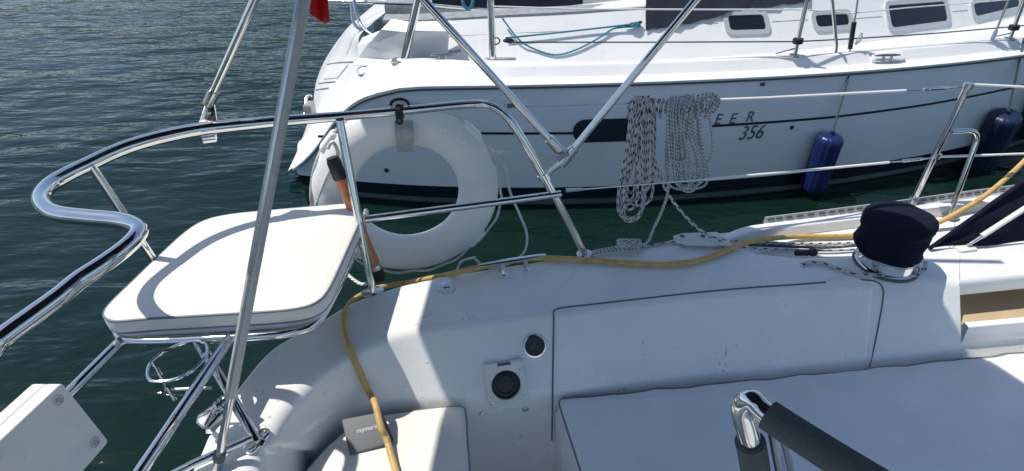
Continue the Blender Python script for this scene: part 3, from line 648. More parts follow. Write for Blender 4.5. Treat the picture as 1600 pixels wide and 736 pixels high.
c = lower_at(1388); q = MB(); q.tube([c, c.lerp(l1, .3), c.lerp(l1, .33), c.lerp(l1, .75), c.lerp(l1, .8), l1], [.003, .003, .0075, .0075, .004, .004], 10); q.build('turnbuckle', M['steel'], ll)
q = MB(); q.tube([l0, lower_at(912)], [.009, .006], 10); q.build('clasp', M['steel2'], ll)
q = MB(); q.tube([at_y(1468, 245, YS), at_z(1720, 236, 1.42)], .0055, 10); q.build('coated_wire', M['wire'], ll)
# dodger
dg = empty('dodger', at_z(1500, 387, ZC), boat, label='navy canvas spray dodger with a pale frame tube at the right edge')
h0, h1 = at_z(1450, 389, ZC + .006), at_z(1760, 366, ZC + .006); e1 = at_y(1760, 168, h0.y + .32)
g_ = []
for i in range(25):
    t_ = i / 24; lo = h0.lerp(h1, t_); hi = h0.lerp(e1, t_); rw = []
    for j in range(13):
        s_ = j / 12; p = lo.lerp(hi, s_); p = p + V((0, -.03 * math.sin(math.pi * s_) * t_ + .006 * math.sin(9 * s_ + 14 * t_), .004 * math.sin(18 * t_ + 3 * s_))); rw.append(p)
    g_.append(rw)
q = MB(); q.loft(g_); q.loft([[p + V((0, .004, .002)) for p in r_] for r_ in g_]); q.build('canvas', M['navy'], dg)
q = MB(); q.tube([h0.lerp(e1, k / 20) + V((0, -.006 , .006 + .002 * math.sin(k * 2.2))) for k in range(21)], .009, 8); q.build('hem', M['navy'], dg)
f0 = at_z(1512, 383, ZC + .02); f1 = at_y(1760, 224, h0.y + .18)
q = MB(); q.tube([f0 + (f1 - f0) * .09, f1], .0115, 12); q.build('frame_tube', M['wire'], dg)
q = MB(); q.tube([f0, f0 + (f1 - f0) * .12], [.007, .010], 10); q.build('frame_end', M['steel2'], dg)
q = MB(); q.prism(rrect(at_z(1509, 386, ZC + .013), HD, PERP, .085, .045, .008), (0, 0, 1), .012, .003); q.build('deck_hinge', M['hatch'], dg)
wp = [g_[11][6], g_[13][9], g_[24][10], g_[24][4], g_[14][4]]
q = MB(); q.prism([p + V((0, -.014, .004)) for p in wp], V((0, -.75, .6)), .003, .001); q.build('window', M['clear'], dg)
# ================================================================== loose things on our boat
def cushion(name, outline, th, bev, label, m='vinyl', crowns=((.02, .003), (.06, .007)), group=None, two=True, pr=.0042):
    o = empty(name, sum((V(p) for p in outline), V((0, 0, 0))) / len(outline) - V((0, 0, th)), label=label, cat='cushion', group=group)
    q = MB(); q.prism(outline, (0, 0, 1), th, bev, 4, crown=.010, crowns=crowns); q.build('cover', M[m], o, ang=50)
    area = V((0, 0, 0)); N_ = len(outline)
    def ring(dz, ins):
        cen = sum((V(p) for p in outline), V((0, 0, 0))) / N_; out = []
        for p in outline:
            d = (V(p) - cen); d.z = 0; out.append(V(p) - d.normalized() * ins + V((0, 0, dz)))
        return out
    q = MB(); q.tube(ring(-bev * .45, bev * .28), pr, 8, closed=True); q.build('piping', M['piping'], o)
    if two: q = MB(); q.tube(ring(-th + bev * .5, bev * .28), pr * .9, 8, closed=True); q.build('piping', M['piping'], o)
    return o
cushion('seat_cushion', sod, .058, .012, 'small cream cushion on the stern rail seat above the water', crowns=((.015, .002), (.05, .004)))
# bench cushion on the right, its back edge wavy
b0_ = at_z(869, 622, .90); bk = []
for k in range(41):
    x = 2.55 * k / 40; bk.append(b0_ + HD * x * 1 + PERP * (-.01 * math.sin(x * 1.2) + .003 * math.sin(x * 21) + .0025 * math.sin(x * 33 + 1)) + V((0, 0, .002 * math.sin(x * 17))))
dirb = (at_z(1500, 559, .90) - b0_).normalized(); pb_ = V((-dirb.y, dirb.x, 0))
bk = [b0_ + dirb * (2.55 * k / 40) + pb_ * (.003 * math.sin(2.55 * k / 40 * 21) + .003 * math.sin(2.55 * k / 40 * 34 + 1)) for k in range(41)]
outl = fillet([bk[0] + V((.0, -.3, 0))] + [bk[0]] + [bk[1]], [0, .02, 0], 4)[1:-1]
fl = bk[0] - PERP * .50; frr = bk[-1] - PERP * .50
full = [fl] + [bk[0] - PERP * s for s in (.4, .3, .2, .1, .035)] + [bk[0] - PERP * .012 + dirb * .004, bk[0] + dirb * .02] + bk[1:] + [frr] + [frr.lerp(fl, k / 12) for k in range(1, 12)]
cushion('bench_cushion', full, .085, .022, 'long pale vinyl bench cushion in the shaded cockpit corner at lower right', m='vinyl2', crowns=((.03, .005), (.09, .010), (.16, .012)), pr=.0048)
qs = [(722,633),(729,645),(732,690),(736,736),(740,790),(746,860),(600,900),(400,880),(430,800),(462,752),(490,718),(512,694),(548,665),(592,648),(632,641),(690,634)]
qd = catmull([at_z(*p, .93) for p in qs], 4, closed=True)
qcush = cushion('seat_cushion', qd, .09, .016, 'cream cushion on the curved corner seat under the yellow hose', crowns=((.02, .004), (.06, .008)))

cq = sum(qd, V((0, 0, 0))) / len(qd); q = MB(); q.prism([cq + (p - cq) * .96 - V((0, 0, .094)) for p in qd], (0, 0, 1), .52, .02); q.build('seat_locker', M['gel'], boat)
# grey instrument cover lying on that cushion
def on_plane(px, py, p0, nn): d = V(ray(px, py)); return V(EYE) + d * ((V(p0) - V(EYE)).dot(nn) / d.dot(nn))
p0 = at_z(545, 710, .945); nn = V((.05, -.46, .88)).normalized()
A_, B_, C_, D_ = [on_plane(*p, p0, nn) for p in ((533, 655), (596, 643), (618, 690), (546, 712))]
X_ = (B_ - A_).lerp(C_ - D_, .5).normalized()
cs = empty('instrument_cover', (A_ + C_) / 2, label='flat grey plastic cover with white lettering on the corner cushion', cat='cover')
q = MB(); q.prism(fillet([D_.lerp(A_, .5), A_, B_, C_, D_, D_.lerp(A_, .5)], [0, .008, .008, .008, .008, 0], 4)[:-1], nn, .022, .005); q.build('shell', M['case'], cs)
Y_ = nn.cross(X_).normalized()
text_mesh('lettering', 'raymarine', on_plane(577, 669, p0, nn), X_, Y_, .021, M['wire'], cs, shear=.0, lift=.0006)

# yellow hose
hz = ZC + .015
surf = [coam] + [o for o in cs.children if o.name.startswith('shell')] + [o for o in qcush.children if o.name.startswith('cover')]
def lay(px, py, l=.014): p_ = hit(surf, px, py, l)[0]; return p_ if p_ is not None else at_z(px, py, .945 + l)
hp = [V((.15, .6, .345)), V((-.05, .75, .345)), V((-.22, .95, .5)), V((-.27, 1.03, .8)), lay(632, 735) + V((.02, -.10, .01)), lay(617, 732), lay(606, 696, .035), lay(598, 670, .036), lay(589, 645, .04), lay(575, 612, .03), lay(562, 583, .016), lay(547, 548), lay(539, 518), lay(541, 490), lay(556, 466), lay(590, 450), lay(645, 440),
      at_z(710, 427, hz + .002), at_z(770, 413, hz + .004), at_z(830, 404, hz), at_z(900, 405, hz), at_z(1000, 412, hz), at_z(1060, 412, hz), at_z(1105, 403, hz), at_z(1150, 385, hz), at_z(1185, 375, hz), at_z(1240, 370, hz - .05), at_z(1310, 369, hz - .06), at_z(1350, 367, hz - .06), at_z(1420, 360, hz - .055), at_z(1462, 349, hz - .04), at_z(1495, 333, hz + .0), at_z(1540, 305, hz + .06), at_z(1590, 262, hz + .14), at_z(1660, 190, hz + .27)]
q = MB(); q.tube(catmull(hp, 9), .0115, 14); q.build('water_hose', M['hose'], label='yellow water hose snaking over the corner cushion and along the coaming', cat='hose')

# lifebuoy
YB = 2.135; bc = at_y(637, 300, YB); Xb = V((.985, .17, 0)).normalized(); Zb = V((0, .05, 1)).normalized(); Nb = Xb.cross(Zb).normalized()
lb = empty('lifebuoy', bc - V((0, 0, .38)), label='white ring lifebuoy hanging from the stern rail', cat='lifebuoy')
RO, RI = .388, .222; Rm, rx = (RO + RI) / 2, (RO - RI) / 2
def buoy_pt(a, th, off=0.0):
    sq = 1 + .06 * math.cos(2 * th) ** 2
    rr = Rm + (rx + off) * math.cos(th) * sq; return bc + (Xb * math.cos(a) + Zb * math.sin(a)) * rr + Nb * ((.058 + off) * math.sin(th) * sq)
secs_ = []
NA = 96
for i in range(NA):
    a = 2 * math.pi * i / NA; secs_.append([buoy_pt(a, 2 * math.pi * k / 24) for k in range(24)])
secs_.append(secs_[0]); q = MB(); q.loft(secs_, closed=True); ring_ = q.build('ring', M['buoy'], lb)
for d_ in (42, 138, 222, 318):   # grab-line lugs moulded in the rim
    a = R(d_); c = bc + (Xb * math.cos(a) + Zb * math.sin(a)) * (RO - .012); X = (Xb * math.cos(a) + Zb * math.sin(a)); Y = Nb.cross(X)
    q = MB(); q.prism(rrect(c + Nb * .03, X, Y, .05, .105, .02), Nb, .05, .012); q.build('lug', M['buoy'], ring_)
for px_ in ((694, 215), (722, 233)):
    d = min((buoy_pt(2 * math.pi * i / 200, 1.2) for i in range(200)), key=lambda p: (p - at_y(*px_, YB - .05)).length)
    q = MB(); q.lathe([(.014, -.004), (.014, .003), (.011, .004), (.009, .002), (.0, .002)], d, Nb if Nb.y < 0 else -Nb, 16); q.build('moulding_mark', M['buoy'], ring_)
Nf = Nb if Nb.y < 0 else -Nb
gl = []
for i in range(121):
    a = 2 * math.pi * i / 120 + R(42); k = (i % 30) / 30; s_ = math.sin(math.pi * k)
    rad = RO + .006 + (.010 if Zb.dot(Xb * math.cos(a) + Zb * math.sin(a)) < 0 else .004) * s_
    p = bc + (Xb * math.cos(a) + Zb * math.sin(a)) * rad - V((0, 0, .03 * s_ * abs(math.cos(a)))) + Nf * (.012 + .006 * math.sin(i * .9)); gl.append(p)
q = MB(); q.tube(gl, .0058, 8, closed=True); q.build('grab_line', M['rope_white'], lb)
q = MB(); e_ = [at_y(*p, YB - .05) for p in ((765,228),(775,236),(790,237),(797,240))]; q.tube(catmull(e_, 5), .0075, 8); q.build('grab_line_knot', M['rope_white'], lb)
lf = [at_y(*p, y) for p, y in (((770,238),2.12),((790,262),2.13),((797,300),2.13),((812,335),2.12),((823,365),2.10),((820,392),2.07),((800,410),2.03),((762,418),1.99),((740,402),2.0))]
q = MB(); q.tube(catmull(lf, 7), .0055, 8); q.build('rope_tail', M['rope_white'], lb)
lf = [at_y(*p, y) for p, y in (((742,402),2.0),((722,408),2.02),((715,420),2.0),((710,436),1.95))]
q = MB(); q.tube(catmull(lf, 7), .0055, 8); q.build('rope_tail', M['rope_white'], lb)
lf = [at_y(*p, y) for p, y in (((512,232),2.02),((520,222),2.02),((528,240),2.02),((520,258),2.02),((508,282),2.03),((498,310),2.04),((488,340),2.05),((500,375),2.05),((538,400),2.02),((541,425),1.98),((560,442),1.92),((572,444),1.9))]
q = MB(); q.tube(catmull(lf, 7), .007, 10); q.build('rope_tail', M['rope_white'], lb)
br = empty('buoy_bracket', at_y(630, 238, 2.0), boat, label='grey bent plate with a black clamp holding the lifebuoy')
yp = YB - .068
pr_ = [at_y(616, 190, yp + .02), at_y(645, 189, yp + .02)], [at_y(617, 205, yp), at_y(646, 204, yp)], [at_y(619, 225, yp), at_y(646, 223, yp)], [at_y(621, 238, yp + .012), at_y(645, 236, yp + .012)]
q = MB(); sA = [a for a, b in pr_]; sB = [b for a, b in pr_]; sA = catmull(sA, 5); sB = catmull(sB, 5)
q.loft([[a, b, b + V((0, .004, 0)), a + V((0, .004, 0))] for a, b in zip(sA, sB)], closed=True, capends=True); q.build('plate', M['plate'], br)
rc_ = at_z(625, 174, ZR); q = MB()
q.prism(rrect(rc_ + V((0, -.03, .0)), V((1, 0, 0)), V((0, .35, .93)), .026, .075, .012), V((0, -.93, .35)), .02, .004)
q.tube([rc_ + V((-.013, 0, 0)), rc_ + V((.013, 0, 0))], .0265, 16); q.build('clamp', M['black'], br)
for z_ in (-.022, .022):
    q = MB(); q.lathe([(.006, 0), (.006, .003), (0, .003)], rc_ + V((0, -.031, 0)) + V((0, .35, .93)) * z_, V((0, -.93, .35)), 10); q.build('screw', M['case'], br)
q = MB(); q.tube(catmull([rc_ + V((-.034, .01, .02)), rc_ + V((-.026, .01, .034)), rc_ + V((-.008, .01, .042)), rc_ + V((.012, .01, .042)), rc_ + V((.028, .01, .034)), rc_ + V((.034, .01, .02))], 5), .006, 8); q.build('loop', M['black'], br)

# varnished stick behind the rail post
s0, s1 = at_y(519, 246, 1.93), at_y(594, 437, 1.86)
def on(k): return s0.lerp(s1, k)
wk = empty('wooden_staff', s1, label='varnished wooden staff with black ends leaning behind the rail post', cat='staff')
q = MB(); q.tube([on(0), on(.02), on(.03), on(.15), on(.16)], [.022, .024, .0265, .0265, .024], 18); q.build('cap', M['black'], wk)
q = MB(); q.tube([on(.155), on(.3), on(.5), on(.7), on(.87)], [.020, .021, .020, .022, .026], 18); q.build('shaft', M['wood'], wk)
q = MB(); q.tube([on(.855), on(.86), on(.90), on(.905)], [.027, .029, .029, .027], 18); q.build('ferrule', M['steel2'], wk)
q = MB(); q.tube([on(.90), on(.985), on(1.0)], [.0265, .0265, .023], 18); q.build('socket', M['black'], wk)

# flagpole and flag
fp0, fp1 = at_d(337, 745, 1.62), at_d(474, 0, 1.24); dp = (fp1 - fp0)
fp = empty('flagpole', fp0, label='grey telescoping flagpole slanting up in front of the stern seat', cat='flagpole')
def fpt(k): return fp0 + dp * k
q = MB(); q.tube([fpt(.21), fpt(1.45)], [.0150, .0150], 18); q.build('outer_tube', M['alu'], fp)
q = MB(); q.tube([fpt(.01), fpt(.22)], .0112, 14); q.build('inner_tube', M['steel'], fp)
q = MB(); q.tube([fpt(.045), fpt(.05), fpt(.066), fpt(.07)], [.013, .0165, .0165, .013], 16); q.build('collar', M['gasket'], fp)
q = MB(); q.tube([fpt(-.06), fpt(.045)], .0145, 14); q.build('socket', M['steel2'], fp)
q = MB(); 
for sgn in (-1, 1):
    pass
X = dp.normalized().cross(V((0, -.8, .5))).normalized(); Yv = X.cross(dp.normalized()).normalized()
q.loft([[fpt(k) + Yv * .0145 + X * s_ for s_ in (-.0035, .0035)] + [fpt(k) + Yv * .0162 + X * .0035, fpt(k) + Yv * .0162 - X * .0035] for k in (.215, 1.44)], closed=True, capends=True); q.build('groove', M['steel2'], fp)
fl_ = empty('flag', at_d(500, 30, 1.35), label='red flag corner hanging beside the grey flagpole', cat='flag')
g_ = []
for i in range(16):
    s_ = i / 15; row = []
    for j in range(21):
        t_ = j / 20; xx = 482 + 10 * t_ + s_ * (8 + 26 * (1 - abs(t_ - .8)) * .9); top_ = -260; bot_ = 16 + 26 * s_ if s_ < .75 else 38 - 16 * (s_ - .75)
        row.append(at_d(476 + s_ * (30 + 10 * t_) + 3 * math.sin(6 * t_), top_ + (bot_ - top_) * t_, 1.36 + .045 * math.sin(s_ * 9 + t_ * 2) * (1 - .3 * t_) + .03 * s_))
    g_.append(row)
q = MB(); q.loft(g_); q.loft([[p + V((0, .0012, 0)) for p in r_] for r_ in g_]); q.build('cloth', M['flag'], fl_)

# winch cover: slumped canvas cap
p = at_z(1376, 414, ZC) + V((0, 0, .088))
def cov(a, t):
    n = mnoise.noise(V((math.cos(a) * 1.6, math.sin(a) * 1.6, t * 3.2))) * .16 + mnoise.noise(V((math.cos(a) * 4, math.sin(a) * 4, t * 7 + 5))) * .06
    return 1 + n * (.35 + .65 * math.sin(math.pi * min(1, t * 1.05))) + .03 * math.cos(3 * a + t * 4)
prof = [(.112, .0), (.127, .004), (.133, .016), (.128, .035), (.131, .055), (.129, .075), (.126, .09), (.130, .105), (.131, .122), (.128, .140), (.118, .155), (.092, .166), (.05, .173), (.010, .175)]
q = MB(); q.lathe([(a * .95, b) for a, b in prof], p, V((-.02, .0, 1)), 56, fn=cov)
q.tube([p + V((.118 * math.cos(a) * cov(a, .1), .118 * math.sin(a) * cov(a, .1), .003 + .006 * math.sin(a * 5))) for a in [2 * math.pi * k / 60 for k in range(60)]], .008, 8, closed=True)
q.build('winch_cover', M['navy'], label='navy canvas cover slumped over the chrome winch', cat='canvas cover', ang=60)

# ropes
def coil(name, cx, top, bot, wid, turns, m, label, r=.0060, seed=1, lean=-18, short=8, yb=None):
    g = random.Random(seed); o = MB(); path = []
    lp = upper_at(cx); Y = lp.y - .035
    for k in range(turns):
        u = (k + .5) / turns; tx = (u - .5) * wid * .6; w2 = wid * (.18 + .34 * g.random()); bt = bot - g.random() ** 1.5 * 46 - 14 * abs(u - .5); yo = (u - .5) * .05 + g.uniform(-.008, .008)
        tp = upper_at(cx + tx)
        dz = .012 + .004 * g.random()
        bx = cx + lean + tx * .35 + g.uniform(-7, 7)
        mx = lambda f, sd: (cx + tx * (1 - f) + (bx - cx) * f) + sd * w2 * (.25 + .75 * f)
        hh = lambda f: top + (bt - top) * f
        path += [tp + V((-.006, -.012, dz)), at_y(mx(.12, -1), hh(.1), Y - .02 + yo), at_y(mx(.4, -1) + g.uniform(-2, 2), hh(.4), Y - .018 + yo), at_y(mx(.75, -1), hh(.75), Y - .015 + yo),
                 at_y(mx(.93, -.75), hh(.95), Y - .01 + yo), at_y(mx(1, 0), hh(1.0), Y + yo), at_y(mx(.93, .75), hh(.94), Y + .008 + yo),
                 at_y(mx(.72, 1), hh(.72), Y + .01 + yo), at_y(mx(.38, 1) + g.uniform(-2, 2), hh(.4), Y + .012 + yo), at_y(mx(.12, 1), hh(.1), Y + .014 + yo), tp + V((.004, .012, dz))]
    o.tube(catmull(path, 5), r, 9)
    # hitches round the lifeline
    hp_ = []
    for k in range(short):
        tp = upper_at(cx - wid * .42 + wid * 1.0 * k / max(1, short - 1)); h_ = .05 + .035 * g.random()
        for a in range(8):
            an = 2 * math.pi * a / 8 + 1.2; hp_.append(tp + V((.0022 * a + g.uniform(-.002, .002), -.022 * math.sin(an) - .004, -h_ * .5 + .012 + (h_ * .5) * math.cos(an))))
    o.tube(catmull(hp_, 4), r, 9)
    return o.build(name, M[m], label=label, cat='rope', group='coiled ropes on the lifeline')
coil('coiled_rope', 1004, 168, 352, 50, 9, 'rope_fleck', 'white rope coil with bold black flecks hanging longest from the lifeline', seed=3, lean=-17, short=7)
coil('coiled_rope', 1066, 166, 303, 66, 13, 'rope_mixed', 'grey-blue flecked rope coil hanging beside the longer black-flecked coil', r=.0050, seed=8, lean=8, short=9)
# hank at the lifeline end of the second coil
q = MB(); hp_ = []; c = upper_at(1100); g = random.Random(4)
for k in range(8 * 9):
    a = 2 * math.pi * k / 9; rr = .035 + .012 * math.sin(k * .37); hp_.append(c + V((rr * 1.05 * math.cos(a) + .004 * (k / 9 - 4), -.02 + .006 * math.sin(k * 1.7), rr * .95 * math.sin(a) - .008)))
q.tube(catmull(hp_, 3), .0055, 8)
q.tube(catmull([c + V((.02, -.02, -.04)), at_y(1113, 215, c.y), at_y(1112, 240, c.y - .01), at_y(1100, 262, c.y - .01)], 6), .005, 8)
q.build('rope_hank', M['rope_mixed'], label='round bunched hank of pale rope at the right end of the coils', cat='rope', group='coiled ropes on the lifeline')
yq = upper_at(1030).y
q = MB(); q.tube(catmull([upper_at(1022) + V((0, -.02, .0)), at_y(1020, 230, yq - .02), at_y(1028, 268, yq - .02), at_y(1045, 305, yq - .03), at_y(1068, 335, yq - .05), at_z(1092, 358, 1.20), at_z(1120, 373, 1.19), at_z(1170, 378, 1.13), at_z(1250, 381, 1.10), at_z(1330, 380, 1.10), at_z(1420, 374, 1.10)], 7), .0068, 9)
q.build('sheet_rope', M['rope_fleck'], label='black-flecked rope slanting down from the coils to the white deck plate', cat='rope')
q = MB(); q.tube(catmull([upper_at(1043) + V((0, -.01, 0)), at_y(1043, 200, yq), at_y(1041, 250, yq - .01), at_y(1044, 295, yq - .02), at_y(1036, 325, yq - .05), at_z(1020, 360, 1.18), at_z(1012, 378, 1.165), at_z(990, 388, 1.162), at_z(955, 392, 1.16), at_z(925, 397, 1.16)], 7), .0062, 9)
hp_ = []
for k in range(44):
    a = k * 1.35; hp_.append(at_z(985 + 17 * math.cos(a * .77) - (k % 5), 380 + 5.5 * math.sin(a * 1.1), 1.165 + .022 * abs(math.sin(k * .51)) + .004))
q.tube(catmull(hp_, 4), .0055, 8)
for k in range(3): q.tube(catmull([at_z(925, 396 - k * 1.5, 1.165 + .006 * k), at_z(950, 392 - 2 * k, 1.168), at_z(980, 386 - k, 1.168)], 5), .005, 8)
q.build('mooring_rope', M['rope_mixed'], label='knotted flecked rope bunched at the foot of the stern rail', cat='rope')
q = MB(); q.tube(catmull([at_z(1000, 388, 1.155), at_z(1050, 378, 1.157), at_z(1080, 382, 1.157), at_z(1140, 386, 1.16), at_z(1200, 389, 1.14), at_z(1260, 391, 1.12), at_z(1310, 391, 1.115), at_z(1360, 388, 1.12)], 6), .0055, 8)
q.build('sheet_rope', M['rope_blue_fleck'], label='thin white rope with dark flecks lying behind the hose towards the winch', cat='rope')
q = MB(); q.tube(catmull([at_z(1252, 414, ZC + .008), at_z(1264, 410, ZC + .01), at_z(1285, 411, ZC + .009), at_z(1310, 420, ZC + .009), at_z(1335, 428, ZC + .009), at_z(1362, 429, ZC + .009), at_z(1390, 430, ZC + .011), at_z(1425, 431, ZC + .012), at_z(1442, 424, ZC + .02), at_z(1446, 410, ZC + .03)], 6), .0085, 9, flat=.7)
q.build('sheet_tail', M['rope_blue_fleck'], label='white rope tail with blue flecks wrapped at the foot of the winch', cat='rope')
q = MB(); q.tube(catmull([at_z(1170, 383, 1.115), at_z(1230, 385, 1.112), at_z(1290, 387, 1.112), at_z(1345, 383, 1.115)], 5), .006, 8); q.build('sheet_rope', M['rope_dark'], label='dark rope lying on the side deck beside the winch', cat='rope')
bk_ = empty('snatch_block', at_z(1258, 396, 1.10), label='small black block on the side deck behind the coaming', cat='block')
q = MB(); q.tube([at_z(1242, 396, 1.115), at_z(1262, 395, 1.12)], [.010, .014], 10); q.build('swivel', M['black'], bk_)
q = MB(); q.lathe([(.016, -.012), (.019, -.006), (.019, .006), (.016, .012)], at_z(1270, 394, 1.125), (.3, -.8, .5), 16); q.build('sheave', M['black'], bk_)
# ================================================================== the boat moored alongside
nb = empty('sailboat', (1.5, 5.8, 0), label='white sailboat moored alongside with a dark stripe and the number 356', cat='sailboat')
sh = np.array([(-2.2,4.40),(-1.5,4.285),(-.878,4.262),(.246,4.304),(2.019,4.448),(3.147,4.663),(4.484,5.056),(6.2,5.72),(8.4,6.75)])
wl = np.array([(-2.2,4.62),(-1.6,4.44),(-1.1,4.32),(.33,4.27),(2.2,4.43),(3.4,4.72),(4.6,5.18),(6.2,5.92),(8.2,6.95)])
PS, PW = np.polyfit(sh[:, 0], sh[:, 1], 5), np.polyfit(wl[:, 0], wl[:, 1], 5)
def ysh(x): return float(np.polyval(PS, x))
def ywl(x): return float(np.polyval(PW, x))
prof_px = [(452,274),(474,256),(492,236),(508,212),(524,190),(545,168),(566,154),(592,145),(625,137),(660,134),(720,133)]
pz = [at_y(*p, 4.30) for p in prof_px]; PX = [p.x for p in pz] + [.25, 9]; PZ = [p.z for p in pz]; PZ += [1.05, 1.05]
def zs(x): return float(np.interp(x, PX, PZ))
def hy(x, z):
    k = z / 1.05; return ywl(x) + (ysh(x) - ywl(x)) * (k if k > 0 else k * .2) - .035 * math.sin(math.pi * max(0, min(1, k))) + (.5 * z * z * 2 if z < 0 else 0)
def hp3(x, z, off=0): 
    y = hy(x, z); e = .01; tx = V((e, hy(x + e, z) - y, 0)); tz = V((0, hy(x, z + e) - y, e)); n = tx.cross(tz).normalized()
    if n.y > 0: n = -n
    return V((x, y, z)) + n * off
def on_hull(px, py):
    y = 4.3
    for _ in range(25):
        p = at_y(px, py, y); y = .5 * y + .5 * hy(p.x, p.z)
    p = at_y(px, py, y); return p.x, p.z
x0 = pz[0].x
xs = [x0 + .012 + (x - x0) * 1 for x in np.concatenate([np.linspace(x0, .3, 40), np.linspace(.45, 8.2, 60)])]
def band(zlo, zhi, off, n): 
    out = []
    for x in xs:
        top = zs(x) - .004; a = min(zlo, top) if zlo is not None else top; b = min(zhi, top) if zhi is not None else top
        out.append([hp3(x, a + (b - a) * k / n, off) for k in range(n + 1)])
    return out
q = MB(); q.loft(band(-.5, .012, 0, 4)); q.build('keel_side', M['weed'], nb)
q = MB(); q.loft(band(.012, .06, 0, 1)); q.build('waterline_stripe', M['pale'], nb)
q = MB(); q.loft(band(.06, .18, 0, 2)); q.build('boot_stripe', M['stripe'], nb)
hull = MB(); hull.loft(band(.18, None, 0, 14)); hull = hull.build('hull_side', M['side'], nb, label='shaded white topside of the moored boat')
# far side and bottom so the boat is whole
q = MB(); cl_ = lambda x: np.interp(x, [-2.2, 3, 8.4], [6.2, 6.35, 7.1])
q.loft([[V((x, 2 * cl_(x) - hy(x, z), z)) for z in (-.4, .1, .6, zs(x))] for x in xs]); q.build('hull_side', M['side'], nb, label='far topside of the moored boat')
# thin stripe lines
def strip(px0, _, th, off=.003, n=40, m='stripe', name='cove_stripe'):
    a = [on_hull(*p) for p in px0]; X = np.linspace(a[0][0], a[-1][0], n); Z = np.interp(X, [p[0] for p in a], [p[1] for p in a])
    q = MB(); q.loft([[hp3(x, z - th / 2, .0005), hp3(x, z - th / 2, off), hp3(x, z + th / 2, off), hp3(x, z + th / 2, .0005)] for x, z in zip(X, Z)], capends=True); return q.build(name, M[m], nb)
strip([(735,208),(900,208)], 0, .020); strip([(1110,197),(1300,183),(1450,163),(1600,133),(1660,118)], 0, .020)
strip([(497,213),(507,213)], 0, .022, n=4)
# black rub line under the gunwale
q = MB(); X = [x for x in xs if x > x0]; q.loft([[hp3(x, zs(x) - .022, .001), hp3(x, zs(x) - .022, .012), hp3(x, zs(x) - .006, .014), hp3(x, zs(x) - .004, .001)] for x in X]); q.build('rub_line', M['gasket'], nb)
# hull window: a dark lozenge
c0, c1 = on_hull(895, 204), on_hull(1012, 203); zc_ = (c0[1] + c1[1]) / 2; hh = .095; o_ = []
for k in range(13): a = math.pi / 2 + math.pi * k / 12; o_.append((c0[0] + hh + hh * math.cos(a), zc_ + hh * math.sin(a)))
for k in range(13): a = -math.pi / 2 + math.pi * k / 12; o_.append((c1[0] - hh + hh * math.cos(a), zc_ + hh * math.sin(a)))
q = MB(); m_ = len(o_); q.add([hp3(x, z, .006) for x, z in o_] + [hp3(x, z, -.002) for x, z in o_], [list(range(m_))] + [[k, (k + 1) % m_, m_ + (k + 1) % m_, m_ + k] for k in range(m_)]); q.build('hull_window', M['stripe'], nb)
# small fittings and lettering on the topside
for (pp, r, m) in (((1237, 199), .018, 'black'), ((604, 266), .02, 'black')):
    x, z = on_hull(*pp); c = hp3(x, z); n = (hp3(x, z, 1) - c).normalized(); q = MB(); q.lathe([(r, -.004), (r, .006), (r * .7, .012), (0, .006)], c, n, 14); q.build('through_hull', M[m], nb)
x, z = on_hull(1191, 132); q = MB(); q.box(hp3(x, z, .002), (.04, .006, .028), bev=.002); q.build('patch', M['rust'], nb)
def letter(txt, px, py, size, sh_=.25, wx=1.0):
    x, z = on_hull(px, py); c = hp3(x, z); t_ = (hp3(x + .05, z) - c).normalized(); u_ = (hp3(x, z + .05) - c).normalized()
    text_mesh('lettering', txt, c, t_, u_, size, M['ink'], nb, shear=sh_, lift=.004, wx=wx)
for ch, px, py in (('E', 1121, 187), ('E', 1144, 186), ('R', 1171, 183)): letter(ch, px, py, .125, .22, .95)
letter('356', 1173, 208, .17, .3, .85)
# gunwale and bulwark
def gsc(x): return float(np.interp(x, [x0, -1.3, -.7, 0], [1.6, 2.3, 1.7, 1.0]))
SEC = [(-.012, -.004), (-.014, .012), (.02, .022), (.085, .026), (.10, .034), (.135, .10), (.155, .112), (.185, .112), (.205, .10), (.225, .06)]
def gun(x):
    s_ = gsc(x); z0 = zs(x); return [V((x - (.10 * (s_ - 1) * dy if dy > 0 else 0), ysh(x) + dy * (s_ if dy > 0 else 1) + max(0, (1.05 - z0)) * .05, z0 + dz * (1 + .25 * (s_ - 1)))) for dy, dz in SEC]
q = MB(); gs = [gun(x) for x in xs]; q.loft(gs, capends=True); gw = q.build('gunwale', M['gel2'], nb, label='rounded white gunwale sweeping down to the stern', ang=50)
# side deck, cabin side, cabin top and cockpit coaming
bpx = [(560,92),(650,96),(760,94),(850,93),(1000,92),(1100,88),(1200,80),(1300,70),(1400,57),(1500,41),(1600,23)]
bw = [at_z(*p, 1.10) for p in bpx]; PB = np.polyfit([p.x for p in bw] + [8.0], [p.y for p in bw] + [7.0], 4)
def yb(x): return max(float(np.polyval(PB, x)), ysh(x) + .24)
KS = .85
def cab(x, z): return yb(x) + KS * (z - 1.10)
def on_cab(px, py):
    y = 4.9
    for _ in range(30):
        p = at_y(px, py, y); y = .5 * y + .5 * cab(p.x, p.z)
    return at_y(px, py, y)
xa = at_z(560, 92, 1.1).x
cx_ = [x for x in np.linspace(xa, 7.4, 60)]
ZTOP = lambda x: float(np.interp(x, [xa, xa + .5, .2, 1.2, 2.0, 6.5, 7.4], [1.20, 1.36, 1.40, 1.47, 1.60, 1.50, 1.14]))
q = MB()
